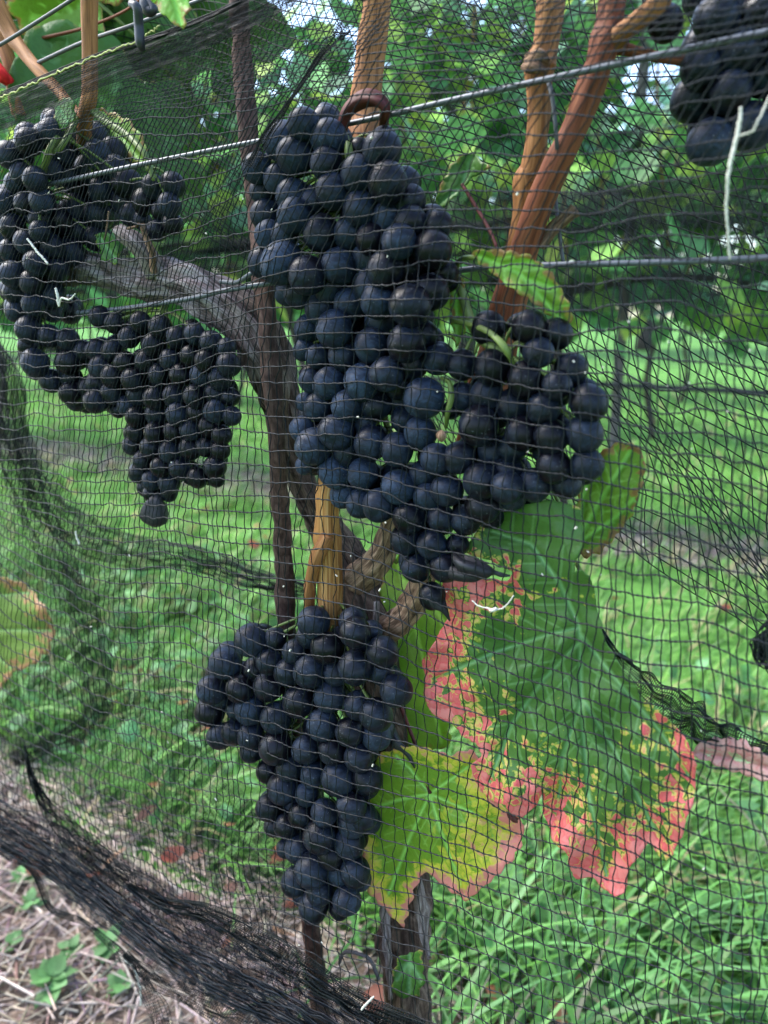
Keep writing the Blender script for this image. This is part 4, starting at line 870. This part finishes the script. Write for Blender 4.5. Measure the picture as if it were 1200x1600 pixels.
# gathered lower bundle
ribbon_net(net, 'gathered_hem', [(-90, 1225), (0, 1290), (70, 1325), (150, 1375), (240, 1440), (330, 1500), (420, 1550), (500, 1590), (580, 1640), (680, 1700)], [[60], [80], [95], [112], [120], [110], [92], [80]], 62, 300, .00021, -.050, M_BUNDLE, 5, .004, .6)
ribbon_net(net, 'gathered_hem', [(-90, 1240), (0, 1300), (80, 1345), (160, 1405), (250, 1475), (340, 1530), (430, 1575), (520, 1630), (620, 1700)], [[46], [50], [46], [54], [58], [60]], 46, 300, .00022, -.058, M_BUNDLE, 6, .003, .8)
ribbon_net(net, 'loose_fold', [(38, 1165, -.05), (50, 1215, -.052), (80, 1270, -.054), (140, 1330, -.054), (200, 1385, -.054)], [[3], [14], [38], [46]], 26, 110, .00020, -.052, M_CORD, 7, .004, .7)
ribbon_net(net, 'loose_edge', [(0, 1325, -.05), (50, 1360, -.05), (80, 1420, -.05), (130, 1440, -.05), (190, 1490, -.05), (230, 1540, -.05), (262, 1620, -.05), (280, 1700, -.05)], [[14], [9], [10], [16], [30], [40]], 10, 130, .00024, -.05, M_CORD, 8, .002, .6)
ribbon_net(net, 'loose_edge', [(195, 1490, -.05), (240, 1530, -.05), (300, 1560, -.05), (370, 1600, -.05), (440, 1660, -.05)], [[10], [26], [40], [50]], 12, 90, .00025, -.05, M_CORD, 9, .003, .8)
ribbon_net(net, 'fold', [(200, 1385, -.053), (260, 1415, -.053), (330, 1430, -.053), (400, 1470, -.053), (480, 1520, -.053), (560, 1570, -.053), (660, 1610, -.053)], [[10], [30], [44], [40], [30]], 22, 130, .00026, -.05, M_CORD, 10, .003, .6)
# short seams and knots
ribbon_net(net, 'seam', [(540, 40, -.05), (500, 88, -.052), (462, 145, -.054), (415, 212, -.056), (392, 262, -.056)], [[26], [12], [7], [10], [22]], 8, 60, .00022, -.05, M_CORD, 12, .002, .5)
0 and ribbon_net(net, 'fold', [(-60, 240, -.05), (30, 215, -.05), (110, 168, -.052), (190, 130, -.053), (270, 92, -.053), (360, 60, -.052), (450, 15, -.05), (520, -40, -.05)], [[50], [44], [40], [74], [90], [80]], 17, 200, .00018, -.05, M_CORD, 13, .002, .25)

# back layer of net, hung on the far side of the vines
def back_net(label, s0, s1, z0f, z1f, ds, dz, offm, seed, shear=.5):
    nv = int((s1 - s0) / ds); nh = int(1 / dz * .95); s = np.linspace(s0, s1, nv); T = np.linspace(0, 1, nh)
    Sg = np.tile(s, (nh, 1)); z0 = z0f(s); z1 = z1f(s); Z = z0[None] + (z1 - z0)[None] * T[:, None]
    Sg = Sg + shear * (Z - .8) + ds * 1.3 * smooth_noise((nh, nv), (9, 12), seed) + ds * .12 * np.random.default_rng(seed).normal(0, 1, (nh, nv))
    Z = Z + .004 * smooth_noise((nh, nv), (12, 14), seed + 1) + .012 * smooth_noise((nh, nv), (3, 7), seed + 4)
    O = offm + .012 * smooth_noise((nh, nv), (5, 9), seed + 2)
    hb, vb = MB(), MB()
    for i in range(nh):
        q = spline(np.c_[Sg[i], O[i], Z[i]], (nv - 1) * 2 + 1); hb.add(*tube(SH(q[:, 0], D0 + q[:, 1], q[:, 2]), .00040, 3, False))
    for j in range(nv):
        q = spline(np.c_[Sg[:, j], O[:, j], Z[:, j]], (nh - 1) * 2 + 1); vb.add(*tube(SH(q[:, 0], D0 + q[:, 1], q[:, 2]), .00036, 3, False))
    root = empty('bird_net', tuple(SH(0., D0 + offm, .8)), label, 'netting')
    link('twisted_cords', hb.build('twisted_cords', M_CORD), root, kind='stuff'); link('upright_cords', vb.build('upright_cords', M_CORD), root, kind='stuff')
    return root
def s_of(px, py, off): return float(P(px, py, off) @ E)
def z_of(px, py, off): return float(P(px, py, off)[2])
OB = .085
xs = [1290, 1200, 1100, 1020, 950, 880, 780, 600, 450, 300, 150, -40]; ys = [1230, 1175, 1140, 1085, 1010, 900, 800, 620, 440, 330, 330, 340]
ss = np.array([s_of(x, y, OB) for x, y in zip(xs, ys)]); zs = np.array([z_of(x, y, OB) for x, y in zip(xs, ys)]); o_ = np.argsort(ss); ss, zs = ss[o_], zs[o_]
bn = back_net('back layer of bird netting hanging behind the vine on the right', ss[0] - .02, ss[-1] + .05, lambda s: np.interp(s, ss, zs), lambda s: np.full_like(s, 1.16) + 0 * s, .0056, .0145, OB, 21)
def bpath(pts, off=OB): return [(x, y, off) for x, y in pts]
ribbon_net(bn, 'gathered_edge', bpath([(938, 985), (965, 1030), (1000, 1070), (1050, 1110), (1100, 1140), (1150, 1160), (1250, 1200)], .0), [[8], [24], [56], [62], [44], [30]], 22, 110, .00026, 0, M_CORD, 31, .008, 1.3)
sw = empty('bird_net', tuple(P(130, 800, .12)), 'dark swag of slack netting sagging across the left side behind the bunches', 'netting')
ribbon_net(sw, 'gathered_fold', bpath([(-60, 500), (10, 580), (30, 680), (60, 770), (130, 835), (210, 862), (300, 872), (400, 905), (480, 925)], .12), [[40], [34], [40], [60], [46], [34], [26]], 34, 200, .00032, 0, M_CORD, 32, .01, .9)
ribbon_net(sw, 'gathered_fold', bpath([(-60, 600), (0, 650), (40, 760), (90, 880), (130, 960), (150, 1060), (140, 1130), (60, 1170), (20, 1190)], .10), [[30], [60], [50], [50], [30], [24]], 28, 200, .0003, 0, M_CORD, 33, .01, .9)
ribbon_net(sw, 'slack_panel', bpath([(-80, 660), (0, 760), (60, 900), (110, 1020), (170, 1120), (260, 1230), (360, 1330), (480, 1430)], .09), [[120], [190], [240], [240], [160], [100]], 44, 190, .00027, 0, M_CORD, 34, .008, .4)
# net knots
g_ = np.random.default_rng(12)
def knot(label, px, py, off, rad, n=22):
    c = P(px, py, off); b = MB()
    for k in range(n):
        th = np.linspace(0, 6.28 * g_.uniform(.6, 1.3), 26); ax = g_.normal(0, 1, 3); ax /= np.linalg.norm(ax); bx_ = np.cross(ax, [.3, .5, .8]); bx_ /= np.linalg.norm(bx_); cx_ = np.cross(ax, bx_)
        rr = rad * g_.uniform(.4, 1); q = c + rr * (np.cos(th)[:, None] * bx_ + np.sin(th)[:, None] * cx_) * np.array([.8, .8, 1.1]) + g_.normal(0, rad * .12, 3); b.add(*tube(q, .00032, 4, False))
    return tag(link('net_knot', b.build('net_knot', M_CORD), kind=None), label, 'knot')
knot('tangled black knot of netting at the right edge', 1208, 1010, -.02, .0095, 90)

# clip, string, bits
cl = empty('net_clip', tuple(P(216, 40, -.06)), 'black plastic clip pinching the net edge at the top left', 'clip')
for nm, pts in [('jaw', [(204, 6, 5, -.07), (214, 12, 7, -.07), (217, 40, 7.5, -.068), (219, 66, 7.5, -.068), (223, 79, 4, -.066)]), ('jaw', [(224, -12, 6, -.062), (228, 6, 10, -.062), (233, 17, 9, -.062), (240, 14, 6, -.062), (228, -8, 6, -.062)])]:
    p, r = row_path(pts, 30); b = MB(); b.add(*tube(p, r, 12)); link(nm, b.build(nm, M_BLACK), cl)
def string(name, label, pts, cat='string', mat=M_STRING, n=40):
    p, r = row_path(pts, n); p = p + np.random.default_rng(n).normal(0, .00012, p.shape); b = MB(); b.add(*tube(p, r, 6)); return tag(link(name, b.build(name, mat)), label, cat)
string('string', 'long pale string hanging over the top right bunch', [(1158, 168, 2.2, -.06), (1154, 200, 3.2, -.06), (1146, 235, 3.2, -.06), (1138, 275, 2.8, -.06), (1135, 320, 2.2, -.058), (1137, 360, 2, -.056), (1141, 405, 1.6, -.054)], n=60)
string('string', 'short pale thread across the top right bunch', [(1154, 212, 1.5, -.062), (1175, 205, 1.5, -.062), (1186, 185, 1.5, -.062), (1203, 150, 1.5, -.06)])
string('string', 'white thread knotted in the net over the red blotched leaf', [(738, 938, .9, -.056), (748, 947, 1.2, -.056), (762, 950, 1.3, -.056), (768, 954, 3.2, -.057), (775, 951, 3, -.057), (779, 952, 1.3, -.056), (790, 947, 1.1, -.056), (803, 930, .8, -.056)])
string('twig', 'pale straw caught in the net over the far left bunch', [(43, 373, 1.6, -.05), (58, 393, 1.8, -.05), (75, 412, 1.6, -.05)], 'twig')
string('twig', 'curled white fibre caught in the net below the far left bunch', [(87, 450, 1.8, -.05), (90, 462, 2.4, -.05), (92, 478, 1.8, -.05), (96, 466, 1.6, -.05), (108, 468, 1.4, -.05), (118, 459, 1, -.05)], 'twig')
string('twig', 'curled white fibre caught in the net at mid left', [(118, 830, 1.6, -.05), (120, 840, 1.4, -.05), (124, 850, 1.9, -.05)], 'twig')
string('twig', 'thin bent brown twig in front of the old spur', [(170, 330, 1.6, -.046), (167, 355, 1.7, -.046), (163, 375, 1.4, -.046)], 'twig', M_SPUR)
string('tendril', 'pale dry tendril hooked over the old spur', [(200, 357, 2.2, -.04), (212, 354, 2.2, -.042), (218, 350, 2.2, -.042), (226, 362, 2.4, -.04), (234, 385, 2.6, -.036), (242, 410, 2.6, -.03)], 'tendril', M_SPUR)
string('twig', 'bare grey twig pointing up at the bottom below the yellow green leaf', [(530, 1505, 2.4, -.02), (538, 1488, 3, -.02), (560, 1490, 3, -.02), (578, 1500, 3, -.02), (592, 1530, 3, -.02)], 'twig', M_POST)
string('straw_stalk', 'pale straw stalk lying on the gathered net at the bottom', [(565, 1577, 1.6, -.06), (574, 1567, 1.8, -.06), (584, 1557, 1.4, -.06)], 'stalk')
string('straw_stalk', 'pale thin stalk at the lower edge left of the stake', [(195, 1500, 1.4, -.03), (208, 1512, 1.6, -.03), (218, 1540, 1.6, -.03), (220, 1570, 1.4, -.03)], 'stalk')
b = MB(); p, r = row_path([(-30, 95, 14, .015), (-5, 108, 13, .015), (10, 122, 10, .015), (14, 130, 3, .015)], 20); b.add(*tube(p, r, 14, True, .25, 4)); tag(link('red_tie', b.build('red_tie', M_RED)), 'bright red tie at the left edge below the leaning cane', 'tie')
# little seed and leaf crumbs caught in the mesh
b = MB(); g_ = np.random.default_rng(9)
for k in range(60):
    x, y = g_.uniform(0, 1200), g_.uniform(120, 1560); o = float(field_off(np.array([x]), np.array([y]))[0]) - .003
    p = P(np.array([x, x + g_.uniform(-3, 3)]), np.array([y, y + g_.uniform(-4, 4)]), np.array([o, o])); b.add(*tube(p, g_.uniform(.0002, .0005), 4, False))
link('net_crumbs', b.build('net_crumbs', M_STRING), kind='stuff')

# ------------------------------------------------------------------ ground level plants and litter
def small_leaf(L, W, fold=.2):
    t = np.linspace(0, 1, 6); w_ = W * np.sin(np.pi * t ** .8) * .5
    v = np.concatenate([np.c_[-w_, t * L, w_ * fold], np.c_[0 * t, t * L, 0 * t + L * .05 * t], np.c_[w_, t * L, w_ * fold]])
    f = [(i, i + 6, i + 7, i + 1) for i in range(5)] + [(i + 6, i + 12, i + 13, i + 7) for i in range(5)]
    return v, np.array(f)
def rotm(a, b_, c): return np.array(Matrix.Rotation(a, 3, 'Z') @ Matrix.Rotation(b_, 3, 'X') @ Matrix.Rotation(c, 3, 'Y'))
g_ = np.random.default_rng(40)
for lab, px, py, sc_ in [('small green weed in the straw just below the gathered net', 38, 1385, 1.), ('small weed in the middle of the straw at the left', 50, 1430, 1.0), ('weed with a few leaves at the left of the straw', 20, 1490, .8),
                         ('leafiest green weed at the bottom left corner', 85, 1560, 1.5), ('green weed beside the loose net edge', 170, 1500, 1.2), ('low weed under the hanging net at the bottom', 190, 1560, 1.0), ('pale green weed in the straw right of the corner', 110, 1500, .9)]:
    c = ground(px, py); root = empty('weed', tuple(c), lab, 'weed')
    sb = MB(); hh = .02 * sc_
    sb.add(*tube(np.array([c, c + [0, 0, hh]]), .0009, 5)); link('stem', sb.build('stem', M_STEM), root)
    for k in range(int(6 * sc_) + 3):
        v, f = small_leaf(.020 * sc_ * g_.uniform(.7, 1.2), .014 * sc_); v = v @ rotm(k * 2.4 + g_.uniform(-.3, .3), g_.uniform(-.1, .6), g_.uniform(-.3, .3)).T + c + np.array([0, 0, hh * g_.uniform(.5, 1.1)])
        b = MB(); b.add(v, f, a=np.array([.12, .27, .09]) * g_.uniform(.7, 1.2)); link('leaf', b.build('weed_leaf', M_FOL, True, True), root)
# leafy ground cover between the grass
def litter(name, cnt, s0, s1, n0, n1, L, W, cols, z=(.01, .05), tilt=.8, kind='stuff'):
    b = MB()
    for k in range(cnt):
        v, f = small_leaf(g_.uniform(*L), g_.uniform(*W), g_.uniform(-.5, .6)); c = SH(np.array(g_.uniform(s0, s1)), np.array(g_.uniform(n0, n1)), g_.uniform(*z))
        cc = np.array(cols[int(g_.integers(0, len(cols)))]) * g_.uniform(.7, 1.25)
        b.add(v @ rotm(g_.uniform(0, 6.28), g_.uniform(-tilt, tilt), g_.uniform(-tilt, tilt)).T + c, f, a=cc)
    link(name, b.build(name, M_FOL, True, True), kind=kind)
litter('clover', 2600, -1.2, 2.0, .62, 1.5, (.02, .045), (.015, .035), [(.07, .19, .05), (.10, .25, .07), (.13, .30, .12)], (.03, .10))
litter('fallen_leaves', 110, -.9, 3.0, .45, 2.0, (.02, .05), (.015, .035), [(.20, .09, .05), (.30, .15, .07), (.36, .25, .08), (.20, .05, .03)], (.03, .08), .5)
litter('fallen_leaves', 42, .15, .9, .45, .80, (.02, .045), (.012, .03), [(.26, .11, .06), (.34, .20, .12), (.22, .07, .04), (.14, .07, .05)], (.02, .09), .6)

# ------------------------------------------------------------------ the next vine rows
def leaf_poly():
    a = ARCH[::1] * 1.0; c = np.array([[0, .3]]); v2 = np.r_[c, a]; z = -.25 * np.abs(v2[:, 0]) + .05; v = np.c_[v2 - [0, .1], z]
    n = len(a); return v, np.array([(0, 1 + i, 1 + (i + 1) % n) for i in range(n)])
LP, LF = leaf_poly()
LPs = LP[[0] + list(range(1, 27, 2))]; LFs = np.array([(0, 1 + i, 1 + (i + 1) % 13) for i in range(13)])
COLS = [(.06, .18, .05), (.10, .27, .09), (.16, .38, .12), (.26, .48, .10), (.15, .32, .19), (.36, .50, .10)]
def crown_mesh(seed, cnt, lx, ly, z0, z1, size, cols=COLS, shoots=True):
    g_ = np.random.default_rng(seed); b = MB()
    for k in range(cnt):
        u = g_.uniform(0, 1); top = z1 + .18 * math.sin(seed + 9 * (g_.uniform() - .5))
        c = np.array([g_.uniform(-lx, lx), g_.normal(0, ly), z0 + (top - z0) * u ** .85])
        if math.sin(c[0] * 9 + seed) * math.sin(c[2] * 8 + seed * 2) > .62: continue
        cc = np.array(cols[int(g_.integers(0, len(cols)))]) * g_.uniform(.75, 1.25)
        M_ = rotm(g_.uniform(0, 6.28), g_.uniform(1.9, 3.0), g_.uniform(-.6, .6))
        b.add((LPs * size * g_.uniform(.65, 1.2)) @ M_.T + c, LFs, a=cc)
    return b.build('crown', M_FOL, True, True)
CR = [crown_mesh(k + 1, 760, .62, .15, .64, 1.80, .105) for k in range(3)]
def trunk_mesh(seed, h=.85):
    g_ = np.random.default_rng(seed); z = np.linspace(0, h, 30)
    p = np.c_[.03 * np.sin(z * 7 + seed), .02 * np.sin(z * 9 + 1), z]; b = MB(); b.add(*tube(p, .016 * (1.25 - .35 * z / h), 14, True, .15, seed, 1, 30))
    for sg in (1, -1):
        x = np.linspace(0, .55, 16) * sg; q = np.c_[x, 0 * x, h - .03 + .04 * np.sin(np.abs(x) * 5)]; b.add(*tube(q, np.linspace(.017, .009, 16), 10, True, .15, seed + 3, 1, 30))
    return b.build('trunk', M_BARK2)
TK = [trunk_mesh(k) for k in range(3)]
def cane_mesh(seed):
    g_ = np.random.default_rng(seed); b = MB()
    for k in range(9):
        x = g_.uniform(-.55, .55); z = np.linspace(.8, 1.7, 8); b.add(*tube(np.c_[x + .05 * np.sin(z * 4 + k), g_.normal(0, .03) + 0 * z, z], .0045, 6, False))
    return b.build('canes', M_CANE)
CN = [cane_mesh(k) for k in range(2)]
yaw = math.atan2(E[1], E[0])
WH = ['next row', 'third row', 'fourth row']; POSW = ['rightmost', 'second from the right', 'third from the right', 'fourth from the right', 'fifth from the right', 'sixth from the right', 'seventh from the right', 'eighth from the right', 'ninth from the right']
for ri, (nn, s0, cnt) in enumerate([(2.5, -.35, 7), (4.7, -.2, 8), (6.9, 0, 9)]):
    for k in range(cnt):
        s = s0 + k * 1.12 + .05 * math.sin(k * 7.3); o = empty('grape_vine', tuple(SH(s, nn, 0.)), 'leafy green vine in the %s behind the net, %s' % (WH[ri], POSW[k]), 'vine', 'vines in the rows behind')
        o.rotation_euler[2] = yaw + (math.pi if k % 2 else 0)
        link('trunk', TK[(k + ri) % 3], o, loc=(0, 0, 0)); link('crown', CR[(k * 2 + ri) % 3], o, loc=(0, 0, 0), kind='stuff'); link('canes', CN[k % 2], o, loc=(0, 0, 0), kind='stuff')
# dark rolled netting and hose on the next row
def next_net(label, s0, s1, nn, z0, z1, n_al, n_ac, seed, r=.0013):
    root = empty('bird_net', tuple(SH(s0, nn, z0)), label, 'netting'); s = np.linspace(s0, s1, n_al); b = MB()
    sn = smooth_noise((n_ac, n_al), (5, 20), seed); so = smooth_noise((n_ac, n_al), (6, 16), seed + 1)
    G = np.empty((n_ac, n_al, 3))
    for i in range(n_ac):
        f_ = i / (n_ac - 1); z = z0 + (z1 - z0) * f_ + .02 * sn[i] + .04 * np.sin(s * 2.1 + seed) * (1 - f_); G[i] = SH(s, nn + .05 * so[i], z); b.add(*tube(G[i], r, 3, False))
    for j in range(n_al): b.add(*tube(G[:, j], r, 3, False))
    link('folded_mesh', b.build('folded_mesh', M_CORD), root, kind='stuff')
next_net('dark grey netting draped along the vines of the next row', -1.0, 6, 2.28, .80, 1.12, 520, 44, 3, .0014)
next_net('rolled up dark netting lying along the lower wire of the next row', -1.0, 6, 2.22, .98, 1.03, 420, 10, 5, .002)
s = np.linspace(-2, 9, 90); b = MB(); b.add(*tube(SH(s, 2.42 + 0 * s, .525 + .006 * np.sin(s * 3)), .009, 12)); tag(link('irrigation_hose', b.build('irrigation_hose', M_PIPE)), 'black irrigation hose strung low along the next row', 'hose')
for lab, nn, z in [('trellis wire above the black hose in the next row', 2.5, .80), ('high trellis wire of the next row among the leaves', 2.5, 1.25), ('trellis wire of the third row', 4.7, .8)]:
    b = MB(); b.add(*tube(SH(np.linspace(-2, 12, 30), nn + np.zeros(30), z + np.zeros(30)), .0016, 6)); tag(link('trellis_wire', b.build('trellis_wire', M_WIRE)), lab, 'wire')
for lab, s_, nn in [('grey wooden post among the next row, right part of the view', .62, 2.5), ('grey wooden post among the next row, further left', 4.6, 2.5), ('weathered post of the third row, nearer one', 1.9, 4.7), ('weathered post of the third row, farther one', 6.4, 4.7)]:
    c = SH(s_, nn, 0.); z = np.linspace(-.05, 1.75, 20); b = MB(); b.add(*tube(np.c_[np.full(20, c[0]), np.full(20, c[1]), z], .017 if nn < 3 else .03, 14, True, .04, 3)); tag(link('vineyard_post', b.build('vineyard_post', M_POST)), lab, 'post')

# ------------------------------------------------------------------ far trees
def tree(label, x, y, h, wd, seed):
    g_ = np.random.default_rng(seed); root = empty('tree', (x, y, 0), label, 'tree', 'trees beyond the vineyard'); b = MB(); z = np.linspace(0, h * .75, 14)
    b.add(*tube(np.c_[.15 * np.sin(z + seed), .1 * np.cos(z), z], np.linspace(.22, .06, 14), 10, True, .1, seed, 0, 3))
    tips = []
    for k in range(9):
        a = g_.uniform(0, 6.28); z0 = h * g_.uniform(.25, .65); e_ = np.array([math.cos(a) * wd * g_.uniform(.4, .8), math.sin(a) * wd * g_.uniform(.4, .8), z0 + h * g_.uniform(.1, .3)]); q = spline([np.array([0, 0, z0]), (np.array([0, 0, z0]) + e_) / 2 + [0, 0, .1], e_], 8); b.add(*tube(q, np.linspace(.08, .02, 8), 6, False)); tips.append(e_)
    tips += [np.array([0, 0, h * .8]), np.array([.3, 0, h * .9])]
    link('trunk', b.build('trunk', M_BARK2), root, loc=(0, 0, 0)); c = MB()
    for k in range(1500):
        t = tips[int(g_.integers(0, len(tips)))]; d_ = g_.normal(0, 1, 3); d_ /= np.linalg.norm(d_); p = t + d_ * wd * .36 * g_.uniform(.2, 1) ** .5 * np.array([1, 1, .8])
        c.add((LPs * g_.uniform(.12, .30)) @ rotm(g_.uniform(0, 6.28), g_.uniform(1.6, 3.1), 0).T + p, LFs, a=np.array([.05, .115, .035]) * g_.uniform(.6, 1.5))
    link('crown', c.build('crown', M_FOL, True, True), root, loc=(0, 0, 0), kind='stuff')
for i, (x, y, h, wd) in enumerate([(-11, 13, 4.6, 2.4), (-6.5, 15, 5.4, 2.6), (-2.6, 16, 4.6, 2.3), (1.6, 15, 6.2, 2.8), (5.4, 16, 5.0, 2.4), (9.5, 15, 5.8, 2.6)]):
    tree('dark green tree beyond the vineyard, %s' % ['farthest left', 'second from the left', 'third from the left', 'third from the right', 'second from the right', 'farthest right'][i], x, y, h, wd, 60 + i)
